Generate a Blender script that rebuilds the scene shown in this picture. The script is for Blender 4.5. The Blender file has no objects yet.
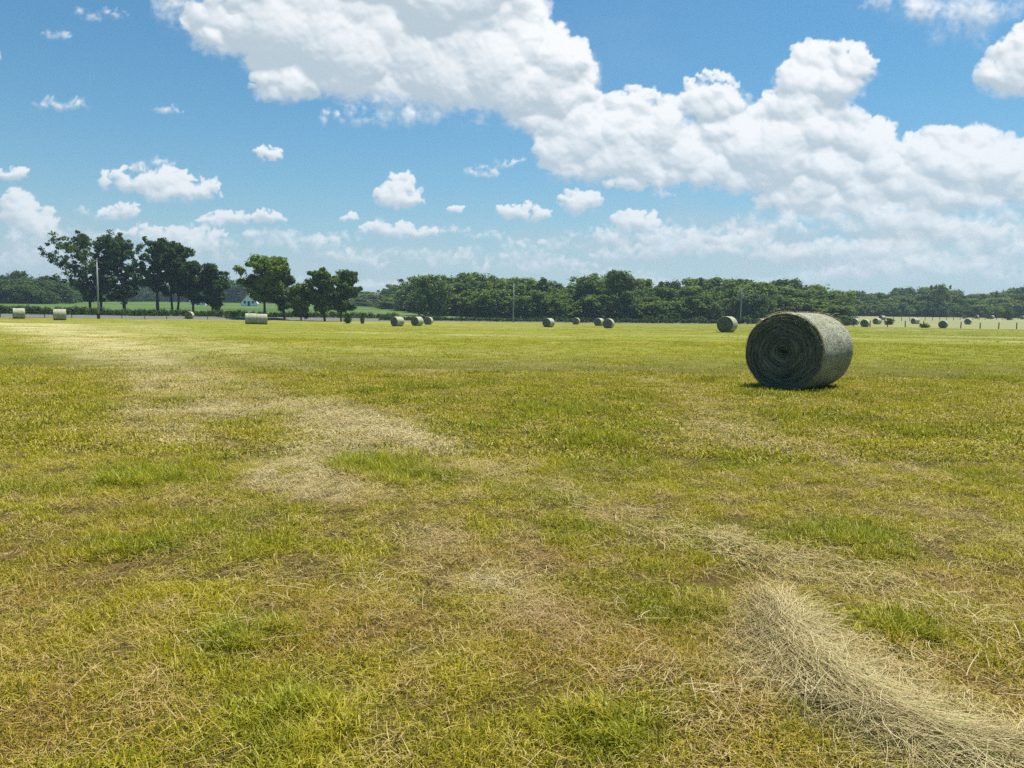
import bpy, bmesh, math, random
import numpy as np
from mathutils import Vector, Matrix

# ------------------------------------------------------------------ camera
F_PX, CX, CY = 760.0, 512.0, 384.0
EYE = 1.55
HOR0 = 315.5                                   # horizon row at the picture centre
PITCH = math.atan((CY - HOR0) / F_PX)
ROLL = math.radians(0.75)
R0 = Vector((1, 0, 0)); U0 = Vector((0, math.sin(PITCH), math.cos(PITCH))); FW = Vector((0, math.cos(PITCH), -math.sin(PITCH)))
RT = R0 * math.cos(ROLL) + U0 * math.sin(ROLL)
UP = U0 * math.cos(ROLL) - R0 * math.sin(ROLL)
scene = bpy.context.scene
COL = scene.collection
cam_d = bpy.data.cameras.new('camera'); cam = bpy.data.objects.new('camera', cam_d); COL.objects.link(cam)
cam_d.sensor_fit = 'HORIZONTAL'; cam_d.sensor_width = 36; cam_d.lens = 36 * F_PX / 1024
cam_d.clip_start = 0.05; cam_d.clip_end = 30000
M = Matrix((RT, UP, -FW)).transposed().to_4x4(); M.translation = (0, 0, EYE)
cam.matrix_world = M
scene.camera = cam

# ------------------------------------------------------------------ light
SUN_EL, SUN_AZ = math.radians(69), math.radians(50)     # azimuth clockwise from +Y
world = bpy.data.worlds.new("World"); scene.world = world; world.use_nodes = True
wn = world.node_tree; wn.nodes.clear()
wo = wn.nodes.new('ShaderNodeOutputWorld'); bg = wn.nodes.new('ShaderNodeBackground'); sk = wn.nodes.new('ShaderNodeTexSky')
sk.sky_type = 'NISHITA'; sk.sun_disc = False; sk.sun_elevation = SUN_EL; sk.sun_rotation = SUN_AZ
sk.air_density = 1.15; sk.dust_density = 0.4; sk.ozone_density = 2.2
bg.inputs['Strength'].default_value = 0.068
tint = wn.nodes.new('ShaderNodeMix'); tint.data_type = 'RGBA'; tint.blend_type = 'MULTIPLY'; tint.inputs[0].default_value = 1; tint.inputs[7].default_value = (.46, .87, 1.0, 1)
wn.links.new(sk.outputs[0], tint.inputs[6]); wn.links.new(tint.outputs[2], bg.inputs[0]); wn.links.new(bg.outputs[0], wo.inputs[0])
sun_d = bpy.data.lights.new('sun', 'SUN'); sun = bpy.data.objects.new('sun', sun_d); COL.objects.link(sun)
sun_d.energy = 5.0; sun_d.angle = math.radians(0.53); sun_d.color = (1.0, 0.955, 0.87)
sdir = Vector((math.sin(SUN_AZ) * math.cos(SUN_EL), math.cos(SUN_AZ) * math.cos(SUN_EL), math.sin(SUN_EL)))
sun.rotation_euler = sdir.to_track_quat('Z', 'Y').to_euler(); sun.location = (0, 0, 60)
scene.view_settings.view_transform = 'Standard'; scene.view_settings.look = 'None'
scene.view_settings.exposure = 0.70; scene.view_settings.gamma = 1.0
scene.render.engine = 'CYCLES'
cy = scene.cycles
cy.max_bounces = 6; cy.diffuse_bounces = 3; cy.glossy_bounces = 2; cy.transmission_bounces = 4; cy.transparent_max_bounces = 8
cy.volume_bounces = 0
cy.use_denoising = False; cy.denoiser = 'OPENIMAGEDENOISE'; cy.denoising_input_passes = 'RGB_ALBEDO_NORMAL'; cy.denoising_prefilter = 'ACCURATE'
cy.sample_clamp_indirect = 6

# ------------------------------------------------------------------ numpy helpers
def _hash(ix, iy, seed):
    h = (ix.astype(np.int64) * 374761393 + iy.astype(np.int64) * 668265263 + seed * 1442695041) & 0xFFFFFFFF
    h = ((h ^ (h >> 13)) * 1274126177) & 0xFFFFFFFF
    h = ((h ^ (h >> 16)) * 2246822519) & 0xFFFFFFFF
    return (h ^ (h >> 15)) & 0xFFFFFFFF
def perlin(x, y, seed=0):
    x = np.asarray(x, float); y = np.asarray(y, float)
    ix, iy = np.floor(x), np.floor(y); fx, fy = x - ix, y - iy
    u = fx * fx * fx * (fx * (fx * 6 - 15) + 10); v = fy * fy * fy * (fy * (fy * 6 - 15) + 10)
    def g(ax, ay, dx, dy):
        a = _hash(ax, ay, seed) * (2 * math.pi / 4294967296.0)
        return np.cos(a) * dx + np.sin(a) * dy
    n00 = g(ix, iy, fx, fy); n10 = g(ix + 1, iy, fx - 1, fy); n01 = g(ix, iy + 1, fx, fy - 1); n11 = g(ix + 1, iy + 1, fx - 1, fy - 1)
    return ((n00 * (1 - u) + n10 * u) * (1 - v) + (n01 * (1 - u) + n11 * u) * v) * 1.5
def fbm(x, y, octaves=4, seed=0, gain=0.5):
    s = 0; a = 1.0; t = 0
    for o in range(octaves):
        s = s + a * perlin(x * 2 ** o + 17.3 * o, y * 2 ** o - 9.1 * o, seed + o * 7); t += a; a *= gain
    return s / t
def sstep(a, b, x):
    t = np.clip((x - a) / (b - a), 0, 1); return t * t * (3 - 2 * t)

def ray(px, py):
    d = FW + RT * ((px - CX) / F_PX) - UP * ((py - CY) / F_PX)
    return d / d.y
def hor_row(px): return HOR0 + (px - CX) * math.tan(ROLL)
def at_dist(px, y, py=316):
    d = ray(px, py); return d.x * y, y, EYE + d.z * y
def on_flat(px, py):
    d = ray(px, py); t = EYE / -d.z; return d.x * t, t

# ------------------------------------------------------------------ terrain
# bales: (px of the centre, py of the foot, distance)
_S = [(19, 317.7, 112), (60, 319.7, 104), (189, 319.4, 160), (256, 323.9, 113), (397, 327.2, 121), (417, 327.2, 130), (428, 325.6, 150),
      (548, 327.2, 131), (576, 324.7, 172), (608, 327.2, 120), (727, 331.3, 74), (760, 325.3, 152), (865, 326.8, 158), (943, 328.4, 156)]
_K = []
for _px, _py, _d in _S:
    _x, _y, _z = at_dist(_px, _d, _py); _K.append((_x, _y, _z))
EX = np.array([-400, -150, -86, -61, -16, 12, 47, 77, 99, 150, 400.]); EY = np.array([120, 122, 128, 165, 195, 200, 190, 168, 156, 150, 150.])
def edge_y(x): return np.interp(x, EX, EY)
def terrain(x, y):
    x = np.asarray(x, float); y = np.asarray(y, float)
    num = 0; den = 0.25
    for kx, ky, kz in _K:
        w = np.exp(-((x - kx) ** 2 + (y - ky) ** 2) / (2 * 22.0 ** 2)); num = num + w * kz; den = den + w
    z = num / den
    s = y - edge_y(x)
    left = sstep(20, -40, x); right = sstep(60, 90, x)
    bank = 0.55 * sstep(2.0, 12.0, s) * (1 - 0.7 * right)
    slope = 0.019 * left + 0.016 * right + 0.008 * (1 - left) * (1 - right)
    rise = slope * np.clip(s - 16, 0, 420)
    fade = 1 - sstep(30, 120, s)
    near = 0.035 * fbm(x * 0.9, y * 0.9, 3, 5) * (1 - sstep(25, 60, y)) + 0.10 * fbm(x * .12, y * .12, 2, 8) * sstep(6, 20, y)
    return z * fade + bank + rise + near * fade
def tz(x, y): return float(terrain(np.array([x]), np.array([y]))[0])

# dry, pale swaths lying in the cut grass : polylines in photo rows/columns turned to the ground, half width in metres
def path(pts): return [(*on_flat(px, py), w) for px, py, w in pts]
SWATHS = [
    (path([(40, 324, 5), (75, 333, 3.4), (110, 345, 2.2), (150, 365, 1.7), (190, 385, 1.4), (235, 405, 1.2)]), 1.0),
    (path([(130, 324, 5), (180, 338, 2.2), (235, 356, 1.2), (300, 372, .8)]), 0.35),
    (path([(175, 412, .9), (240, 412, 1.1), (290, 404, 1.0), (345, 416, .9), (390, 435, .8), (430, 452, .6)]), 1.15),
    (path([(180, 415, .6), (170, 432, .5), (205, 445, .3)]), 0.6),
    (path([(345, 425, .7), (330, 455, .6), (300, 475, .45), (350, 495, .4)]), 1.05),
    (path([(415, 450, .45), (480, 470, .4), (520, 487, .35), (560, 500, .3), (640, 520, .28), (740, 550, .25), (800, 575, .2)]), 0.5),
    (path([(440, 545, .35), (500, 590, .3), (560, 625, .25)]), 0.5),
    (path([(480, 372, .6), (440, 372, .5), (410, 377, .4)]), 0.5),
    (path([(640, 383, .5), (680, 388, .5), (720, 420, .6), (760, 432, .4)]), 0.32),
    (path([(690, 425, .5), (740, 440, .5), (820, 452, .35), (900, 470, .3)]), 0.45),
    (path([(760, 610, .25), (820, 660, .22), (900, 720, .25), (1024, 765, .25)]), 0.9),
    (path([(620, 680, .12), (700, 650, .12), (760, 700, .12)]), 0.2),
    (path([(900, 505, .35), (960, 520, .35), (1024, 540, .3)]), 0.4),
]
LUSH = path([(375, 465, .75), (400, 480, .6), (183, 402, .5), (228, 390, .6), (290, 415, .5), (120, 550, .5), (140, 480, .6), (600, 735, .25), (300, 730, .35), (250, 640, .3),
             (915, 436, .35), (740, 395, .5), (105, 412, .5), (700, 610, .2), (840, 540, .4), (430, 388, .9), (560, 410, 1.2), (600, 440, .8), (360, 470, .6), (900, 640, .3), (1000, 380, 1.5)])
def seg_mask(x, y, pts):
    best = np.zeros_like(x)
    for (ax, ay, aw), (bx, by, bw) in zip(pts[:-1], pts[1:]):
        dx, dy = bx - ax, by - ay; L = dx * dx + dy * dy + 1e-9
        t = np.clip(((x - ax) * dx + (y - ay) * dy) / L, 0, 1)
        d = np.hypot(x - ax - t * dx, y - ay - t * dy) / (aw + t * (bw - aw))
        best = np.maximum(best, np.clip(1.35 - d, 0, 1))
    return best
def field_maps(x, y):
    """dry (pale cut hay), lush (deep green), brown (thatch) for ground points"""
    x = np.asarray(x, float); y = np.asarray(y, float)
    wx = x + 0.5 * fbm(x * .8, y * .8, 3, 31) + .15 * fbm(x * 4, y * 4, 2, 32); wy = y + 0.6 * fbm(x * .8, y * .8, 3, 41) + .15 * fbm(x * 4, y * 4, 2, 42)
    far = sstep(14, 40, y)
    dry = np.zeros_like(x)
    for pts, k in SWATHS: dry = np.maximum(dry, k * seg_mask(wx, wy, pts))
    n1 = fbm(x * .55, y * .55, 4, 3); n2 = fbm(x * 2.3, y * 2.3, 3, 13)
    dry = dry * (.62 + .85 * np.abs(perlin((x * .9 + y * .42) * 1.9, y * .14, 88)) * 1.6)
    n3 = fbm(x * 3.6, y * 3.6, 3, 19)
    dry = dry * np.clip(0.8 + 0.7 * n2 + 1.5 * n3, .15, 1.35) + 0.22 * np.clip(n1 * 1.3 + 0.7 * n2, 0, 1) + .03
    row = np.abs(perlin((x * .94 + y * .34) * .23, (y * .94 - x * .34) * .013, 77)) ; row2 = perlin((x * .3 + y * .95) * .16, (x * .95 - y * .3) * .02, 78)
    dry = dry + far * (0.40 * sstep(.15, .55, row2) * (.4 + 1.2 * np.abs(n2)) - .05)
    lush = np.zeros_like(x)
    for lx, ly, r in LUSH: lush = np.maximum(lush, np.clip(1.3 - np.hypot(wx - lx, (wy - ly)) / r, 0, 1))
    lush = np.clip(lush * (.45 + .9 * np.clip(.5 + 1.5 * fbm(x * 2.6, y * 2.6, 3, 55), 0, 1)) + .5 * far * sstep(5, 60, x + .1 * y) + (.45 + .4 * sstep(3, 7, y)) * sstep(.0, .45, fbm(x * .7 + 9, y * .7, 4, 51)) * (1 - far), 0, 1)
    brown = np.clip((.50 * sstep(6.5, 3, y) + sstep(-.15, .45, fbm(x * .9, y * .9, 4, 61)) * (.15 + .85 * sstep(8, 2.6, y)) * sstep(25, 12, y)), 0, 1)
    return np.clip(dry, 0, 1), lush, brown

# ------------------------------------------------------------------ material helpers
def mat(name):
    m = bpy.data.materials.new(name); m.use_nodes = True; m.node_tree.nodes.clear()
    return m, m.node_tree
class NT:
    def __init__(s, t): s.t = t
    def n(s, typ, **k):
        nd = s.t.nodes.new(typ)
        for a, v in k.items(): setattr(nd, a, v)
        return nd
    def put(s, sock, v):
        if isinstance(v, bpy.types.NodeSocket): s.t.links.new(v, sock)
        elif v is not None: sock.default_value = v
    def math(s, op, a, b=None, clamp=False):
        nd = s.n('ShaderNodeMath', operation=op, use_clamp=clamp); s.put(nd.inputs[0], a)
        if b is not None: s.put(nd.inputs[1], b)
        return nd.outputs[0]
    def mix(s, f, a, b, blend='MIX'):
        nd = s.n('ShaderNodeMix', data_type='RGBA', blend_type=blend); s.put(nd.inputs[0], f)
        s.put(nd.inputs[6], a if isinstance(a, bpy.types.NodeSocket) else (*a, 1)); s.put(nd.inputs[7], b if isinstance(b, bpy.types.NodeSocket) else (*b, 1))
        return nd.outputs[2]
    def noise(s, vec, scale, detail=3, rough=.5, out=0):
        nd = s.n('ShaderNodeTexNoise'); s.put(nd.inputs['Vector'], vec); nd.inputs['Scale'].default_value = scale
        nd.inputs['Detail'].default_value = detail; nd.inputs['Roughness'].default_value = rough; return nd.outputs[out]
    def ramp(s, f, a, b, va=0., vb=1.):
        nd = s.n('ShaderNodeMapRange'); s.put(nd.inputs[0], f)
        for i, v in enumerate((a, b, va, vb)): nd.inputs[1 + i].default_value = v
        return nd.outputs[0]
    def scaled(s, vec, sc, rot=(0, 0, 0)):
        nd = s.n('ShaderNodeMapping'); s.put(nd.inputs[0], vec); nd.inputs['Scale'].default_value = sc; nd.inputs['Rotation'].default_value = rot; return nd.outputs[0]
    def attr(s, name, kind='GEOMETRY', out='Fac'):
        nd = s.n('ShaderNodeAttribute', attribute_type=kind, attribute_name=name); return nd.outputs[out]
    def bump(s, h, dist, strength=1.0):
        nd = s.n('ShaderNodeBump'); s.put(nd.inputs['Height'], h); nd.inputs['Distance'].default_value = dist; nd.inputs['Strength'].default_value = strength; return nd.outputs[0]
    def bsdf(s, color, rough=.9, normal=None, spec=.2, **k):
        nd = s.n('ShaderNodeBsdfPrincipled'); s.put(nd.inputs['Base Color'], color if isinstance(color, bpy.types.NodeSocket) else (*color, 1))
        s.put(nd.inputs['Roughness'], rough); nd.inputs['Specular IOR Level'].default_value = spec
        if normal is not None: s.put(nd.inputs['Normal'], normal)
        return nd.outputs[0]
    def out(s, surf):
        o = s.n('ShaderNodeOutputMaterial'); s.t.links.new(surf, o.inputs[0])
    def pos(s): return s.n('ShaderNodeNewGeometry').outputs['Position']
    def obj(s): return s.n('ShaderNodeTexCoord').outputs['Object']

def simple_mat(name, col, rough=.85, var=.25, scale=8, bump=.01):
    m, t = mat(name); N = NT(t); o = N.obj(); f = N.noise(o, scale, 4, .6)
    c = N.mix(f, tuple(v * (1 - var) for v in col), tuple(v * (1 + var) for v in col))
    N.out(N.bsdf(c, rough, N.bump(f, bump))); return m

def mesh_from(name, verts, faces, mats=(), smooth=False, attrs=None, mi=None):
    """verts (n,3) array; faces (m,k) array or list of arrays of one k each"""
    me = bpy.data.meshes.new(name)
    if not isinstance(faces, list): faces = [faces]
    faces = [np.asarray(f, np.int32) for f in faces if len(f)]
    verts = np.asarray(verts, np.float32)
    me.vertices.add(len(verts)); me.vertices.foreach_set('co', verts.ravel())
    loops = np.concatenate([f.ravel() for f in faces]); tot = np.concatenate([np.full(len(f), f.shape[1], np.int32) for f in faces])
    start = np.concatenate([[0], np.cumsum(tot)[:-1]]).astype(np.int32)
    me.loops.add(len(loops)); me.loops.foreach_set('vertex_index', loops)
    me.polygons.add(len(tot)); me.polygons.foreach_set('loop_start', start); me.polygons.foreach_set('loop_total', tot)
    if mi is not None: me.polygons.foreach_set('material_index', np.asarray(mi, np.int32))
    if smooth: me.polygons.foreach_set('use_smooth', np.ones(len(tot), bool))
    for m in mats: me.materials.append(m)
    for k, (typ, dat) in (attrs or {}).items():
        a = me.attributes.new(k, typ, 'POINT'); a.data.foreach_set('value' if typ in ('FLOAT', 'INT') else ('vector' if typ == 'FLOAT_VECTOR' else 'color'), np.asarray(dat).ravel())
    me.update(calc_edges=True); me.validate()
    return me
def link(name, me, parent=None, loc=None):
    o = bpy.data.objects.new(name, me); COL.objects.link(o)
    if parent is not None: o.parent = parent
    if loc is not None: o.location = loc
    return o
def tag(o, label=None, cat=None, group=None, kind=None):
    if label: o['label'] = label
    if cat: o['category'] = cat
    if group: o['group'] = group
    if kind: o['kind'] = kind
    return o
class MB:
    """collects quads/tris"""
    def __init__(s): s.v = []; s.q = []; s.n = 0
    def add(s, v, q): s.v.append(np.asarray(v, float)); s.q += [tuple(i + s.n for i in f) for f in q]; s.n += len(v)
    def box(s, c, size, rz=0):
        x, y, z = (k / 2 for k in size); v = np.array([(a * x, b * y, d * z) for a in (-1, 1) for b in (-1, 1) for d in (-1, 1)])
        cr, sr = math.cos(rz), math.sin(rz); v = np.stack([v[:, 0] * cr - v[:, 1] * sr, v[:, 0] * sr + v[:, 1] * cr, v[:, 2]], 1) + np.array(c)
        s.add(v, [(0, 1, 3, 2), (4, 6, 7, 5), (0, 4, 5, 1), (2, 3, 7, 6), (0, 2, 6, 4), (1, 5, 7, 3)])
    def tube(s, pts, rad, k=6, cap=True):
        pts = [np.array(p, float) for p in pts]; rings = []
        for i, p in enumerate(pts):
            d = pts[min(i + 1, len(pts) - 1)] - pts[max(i - 1, 0)]; d = d / (np.linalg.norm(d) + 1e-9)
            a = np.cross(d, (0.31, 0.95, 0.05) if abs(d[1]) < .9 else (1, 0, 0)); a /= np.linalg.norm(a); b = np.cross(d, a)
            r = rad[i] if hasattr(rad, '__len__') else rad
            rings.append([p + r * (a * math.cos(t) + b * math.sin(t)) for t in np.linspace(0, 2 * math.pi, k, endpoint=False)])
        v = [p for r in rings for p in r]; q = []
        for i in range(len(pts) - 1):
            for j in range(k): q.append((i * k + j, i * k + (j + 1) % k, (i + 1) * k + (j + 1) % k, (i + 1) * k + j))
        if cap: q.append(tuple(range(k))[::-1]); q.append(tuple((len(pts) - 1) * k + j for j in range(k)))
        s.add(v, q)
    def mesh(s, name, m, smooth=False):
        me = bpy.data.meshes.new(name); me.from_pydata([tuple(p) for a in s.v for p in a], [], s.q); me.materials.append(m)
        if smooth: me.polygons.foreach_set('use_smooth', [True] * len(me.polygons))
        me.update(); return me

# ------------------------------------------------------------------ ground
GREEN_A, GREEN_B = (0.12, 0.125, 0.009), (0.24, 0.225, 0.020)
STRAW, BROWN, LUSHC = (0.47, 0.41, 0.20), (0.115, 0.070, 0.022), (0.060, 0.105, 0.012)
mg, t = mat('field_soil_and_thatch'); N = NT(t)
P = N.pos(); dry = N.attr('dry'); lush = N.attr('lush'); brn = N.attr('brown'); zone = N.attr('zone', out='Color')
sepz = N.n('ShaderNodeSeparateColor'); t.links.new(zone, sepz.inputs[0])
farf, pasture, crop = sepz.outputs[0], sepz.outputs[1], sepz.outputs[2]
fine = N.noise(P, 60, 3, .7); mid = N.noise(P, 9, 4, .65); big = N.noise(P, .35, 4, .55); lines = N.noise(N.scaled(P, (.05, .9, 1), (0, 0, .33)), 1.0, 4, .6)
spk = N.noise(N.scaled(P, (3.0, .8, 1)), 1.2, 5, .75)
g = N.mix(N.ramp(mid, .3, .7), GREEN_A, GREEN_B)
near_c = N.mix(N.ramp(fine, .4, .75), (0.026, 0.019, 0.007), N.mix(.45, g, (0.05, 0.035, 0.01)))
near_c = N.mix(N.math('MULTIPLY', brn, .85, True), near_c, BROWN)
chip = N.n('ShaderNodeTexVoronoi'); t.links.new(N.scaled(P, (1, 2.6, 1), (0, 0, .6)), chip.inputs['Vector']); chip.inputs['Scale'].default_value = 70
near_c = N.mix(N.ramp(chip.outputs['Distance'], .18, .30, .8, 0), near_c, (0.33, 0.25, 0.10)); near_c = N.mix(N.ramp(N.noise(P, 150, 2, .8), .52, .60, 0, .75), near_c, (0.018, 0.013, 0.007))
near_c = N.mix(N.math('MULTIPLY', dry, N.ramp(fine, .3, .8, .05, .85)), near_c, tuple(c * .7 for c in STRAW))
fg = N.mix(N.ramp(big, .35, .65), (0.150, 0.165, 0.008), (0.245, 0.240, 0.014))
fg = N.mix(N.math('MULTIPLY', N.ramp(lines, .42, .68), .6), fg, (0.26, 0.24, 0.05))
fg = N.mix(N.math('MULTIPLY', N.ramp(spk, .38, .66, 1, 0), .55), fg, (0.085, 0.105, 0.016))
fg = N.mix(N.math('MULTIPLY', lush, .4), fg, LUSHC)
fg = N.mix(dry, fg, (0.40, 0.355, 0.17))
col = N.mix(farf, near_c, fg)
past = N.mix(N.ramp(lines, .35, .65), (0.15, 0.175, 0.06), (0.26, 0.25, 0.12))
col = N.mix(pasture, col, past)
cropc = N.mix(N.ramp(N.noise(N.scaled(P, (.01, .08, 1)), 1.0, 3, .5), .4, .6), (0.050, 0.095, 0.020), (0.090, 0.140, 0.030))
col = N.mix(crop, col, cropc)
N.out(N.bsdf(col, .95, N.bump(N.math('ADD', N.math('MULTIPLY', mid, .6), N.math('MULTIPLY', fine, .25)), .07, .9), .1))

ys = [-6.0]
while ys[-1] < 3000:
    yy = ys[-1]; ys.append(yy + (0.12 if yy < 8 else 0.12 * (yy / 8) ** 1.15 if yy < 90 else min(0.12 * (yy / 8) ** 1.15, 3.0) if yy < 600 else 60))
xs = [0.0]
while xs[-1] < 2500:
    xx = xs[-1]; xs.append(xx + (0.12 if xx < 4 else min(0.12 + (xx - 4) * .035, 2.5) if xx < 420 else 60))
xs = np.array([-v for v in xs[:0:-1]] + xs); ys = np.array(ys)
GX, GY = np.meshgrid(xs, ys); gx, gy = GX.ravel(), GY.ravel()
gz = terrain(gx, gy)
d_, l_, b_ = field_maps(gx, gy)
s_ = gy - edge_y(gx)
zone = np.zeros((len(gx), 4), np.float32); zone[:, 3] = 1
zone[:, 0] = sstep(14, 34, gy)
zone[:, 1] = sstep(0, 4, s_) * sstep(50, 62, gx)
zone[:, 2] = sstep(0, 6, s_) * sstep(58, 48, gx)
nx, ny = len(xs), len(ys)
idx = np.arange(nx * ny).reshape(ny, nx)
fq = np.stack([idx[:-1, :-1], idx[:-1, 1:], idx[1:, 1:], idx[1:, :-1]], -1).reshape(-1, 4)
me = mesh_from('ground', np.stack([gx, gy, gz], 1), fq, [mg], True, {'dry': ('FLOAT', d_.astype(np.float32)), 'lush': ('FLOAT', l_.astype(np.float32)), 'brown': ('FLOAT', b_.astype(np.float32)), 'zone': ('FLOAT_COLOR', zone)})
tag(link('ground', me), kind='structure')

# road along the far edge of the field
mr = simple_mat('weathered_asphalt', (0.115, 0.12, 0.11), .9, .15, .6, .01)
rx = np.arange(-330, 62, 1.5); sv = np.linspace(3.2, 11.5, 8)
RX, RS = np.meshgrid(rx, sv); RY = edge_y(RX) + RS
rz = terrain(RX.ravel(), RY.ravel()) + .03
ii = np.arange(RX.size).reshape(RX.shape)
rf = np.stack([ii[:-1, :-1], ii[:-1, 1:], ii[1:, 1:], ii[1:, :-1]], -1).reshape(-1, 4)
tag(link('road', mesh_from('road', np.stack([RX.ravel(), RY.ravel(), rz], 1), rf, [mr], True)), kind='structure')

# ------------------------------------------------------------------ sky dome carrying the clouds
def to_plane(px, py):
    d = ray(px, py); return d.x * F_PX, d.z * F_PX
CL = [  # px, py, rx, ry, weight
    (195, 8, 42, 30, .5), (235, 25, 50, 42, .7), (310, 20, 95, 68, 1), (330, 60, 80, 45, 1), (400, 60, 110, 62, 1.15), (480, 70, 95, 62, 1.1), (535, 75, 60, 58, 1), (560, 100, 42, 26, .85), (285, 85, 40, 24, .7), (440, 22, 110, 58, 1.1), (505, 30, 42, 40, .9), (525, 120, 50, 16, .5), (385, 118, 70, 12, .45), (440, -5, 100, 60, 1.1), (350, -50, 170, 60, 1.1),
    (590, 140, 55, 34, .9), (640, 125, 48, 42, .9), (690, 140, 60, 45, 1), (715, 100, 30, 32, .95), (760, 155, 80, 46, 1.05), (820, 82, 44, 40, 1.0), (848, 66, 32, 26, .9), (800, 112, 40, 35, .95),
    (840, 140, 55, 32, .95), (800, 178, 90, 30, .95), (880, 175, 60, 36, .95), (940, 168, 62, 38, 1), (1005, 180, 60, 40, 1), (820, 205, 70, 16, .6), (620, 165, 80, 24, .8), (700, 175, 90, 22, .8), (600, 150, 70, 30, .9), (980, 165, 75, 34, 1), (930, 195, 90, 24, .9), (860, 195, 90, 24, .8), (780, 140, 60, 34, .9), (560, 125, 36, 34, .8), (1070, 170, 60, 50, 1),
    (1016, 75, 40, 36, .95), (1050, 60, 40, 50, .9), (965, 15, 60, 42, .42), (900, 5, 40, 22, .36),
    (145, 180, 52, 15, .8), (180, 190, 50, 15, .9), (150, 165, 22, 8, .5), (120, 212, 22, 10, .8), (90, 215, 18, 8, .45), (268, 155, 17, 8, .75), (400, 182, 18, 12, .75), (398, 197, 27, 15, .75), (402, 231, 42, 9, .7), (525, 213, 30, 10, .8),
    (228, 220, 34, 8, .7), (268, 217, 18, 9, .75), (30, 222, 34, 22, .8), (18, 205, 20, 20, .7), (12, 172, 18, 8, .75), (170, 235, 60, 10, .6), (60, 240, 60, 14, .5), (580, 202, 20, 15, .75), (625, 186, 22, 9, .6), (636, 222, 26, 12, .75), (500, 163, 26, 5, .5),
    (745, 238, 26, 12, .6), (690, 240, 26, 9, .5), (660, 196, 14, 6, .5), (300, 245, 50, 9, .45), (345, 256, 40, 9, .45), (455, 209, 8, 5, .6), (350, 220, 10, 5, .6), (490, 238, 30, 7, .4), (520, 255, 40, 10, .42), (560, 262, 40, 8, .4), (440, 262, 40, 8, .4),
    (900, 222, 130, 22, .54), (980, 235, 80, 28, .55), (780, 225, 70, 14, .5), (1000, 262, 60, 14, .5), (860, 250, 110, 12, .45), (830, 255, 70, 12, .42), (960, 265, 90, 12, .42), (60, 105, 34, 8, .34), (170, 112, 16, 5, .3), (58, 35, 22, 8, .3), (100, 12, 26, 8, .36), (20, 262, 60, 10, .35), (480, 170, 18, 4, .4),
    (-60, 200, 60, 25, .8), (-90, 60, 90, 40, .8), (1130, 120, 80, 50, .9), (1180, 220, 90, 30, .8), (-130, 235, 80, 18, .7)]
az = np.radians(np.arange(-49, 49.01, 0.078)); el = np.radians(np.concatenate([np.arange(-0.6, 30, 0.078), np.arange(30, 41, .35)]))
AZ, EL = np.meshgrid(az, el); U = (np.tan(AZ) * F_PX).ravel(); V = (np.tan(EL) / np.cos(AZ) * F_PX).ravel()
H_, W_ = AZ.shape
crng = np.random.default_rng(12)
WU = (U + 10 * fbm(U / 60, V / 50, 4, 101) + 5.0 * fbm(U / 13, V / 12, 3, 104) + 2.2 * fbm(U / 5, V / 5, 2, 106)).reshape(H_, W_)
WV = (V + 8 * fbm(U / 60, V / 50, 4, 102) + 4.5 * fbm(U / 13, V / 12, 3, 105) + 2.0 * fbm(U / 5, V / 5, 2, 107)).reshape(H_, W_)
HF = np.full((H_, W_), -60.0); TR = np.ones((H_, W_))          # puff relief, transmittance
CELL = math.radians(.078)
def splat(cu, cv, r, dep, w, soft):
    a = math.atan(cu / F_PX); e = math.atan(cv / F_PX * math.cos(a)); m = int((r * 1.35 + 16) / (F_PX * CELL)) + 2
    c = int((a - az[0]) / CELL); q = int(np.searchsorted(el, e)); x0, x1, y0, y1 = max(0, c - m), min(W_, c + m), max(0, q - m), min(H_, q + m)
    if x0 >= x1 or y0 >= y1: return
    d = np.hypot(WU[y0:y1, x0:x1] - cu, (WV[y0:y1, x0:x1] - cv) * 1.12) / r
    h = dep + r * np.sqrt(np.clip(1 - d * d, 0, 1)); h = np.where(d < 1, h, -60)
    HF[y0:y1, x0:x1] = np.maximum(HF[y0:y1, x0:x1], h)
    TR[y0:y1, x0:x1] *= 1 - w * sstep(1.0 + soft * .3, 1.0 - soft, d)
_r = random.Random(8)
for i in range(80): CL.append((_r.uniform(-60, 1090), _r.uniform(222, 292), _r.uniform(16, 60), _r.uniform(4, 12), _r.uniform(.36, .54)))
for i in range(16): CL.append((_r.uniform(640, 1060), _r.uniform(205, 275), _r.uniform(40, 95), _r.uniform(9, 20), _r.uniform(.42, .55)))
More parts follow.
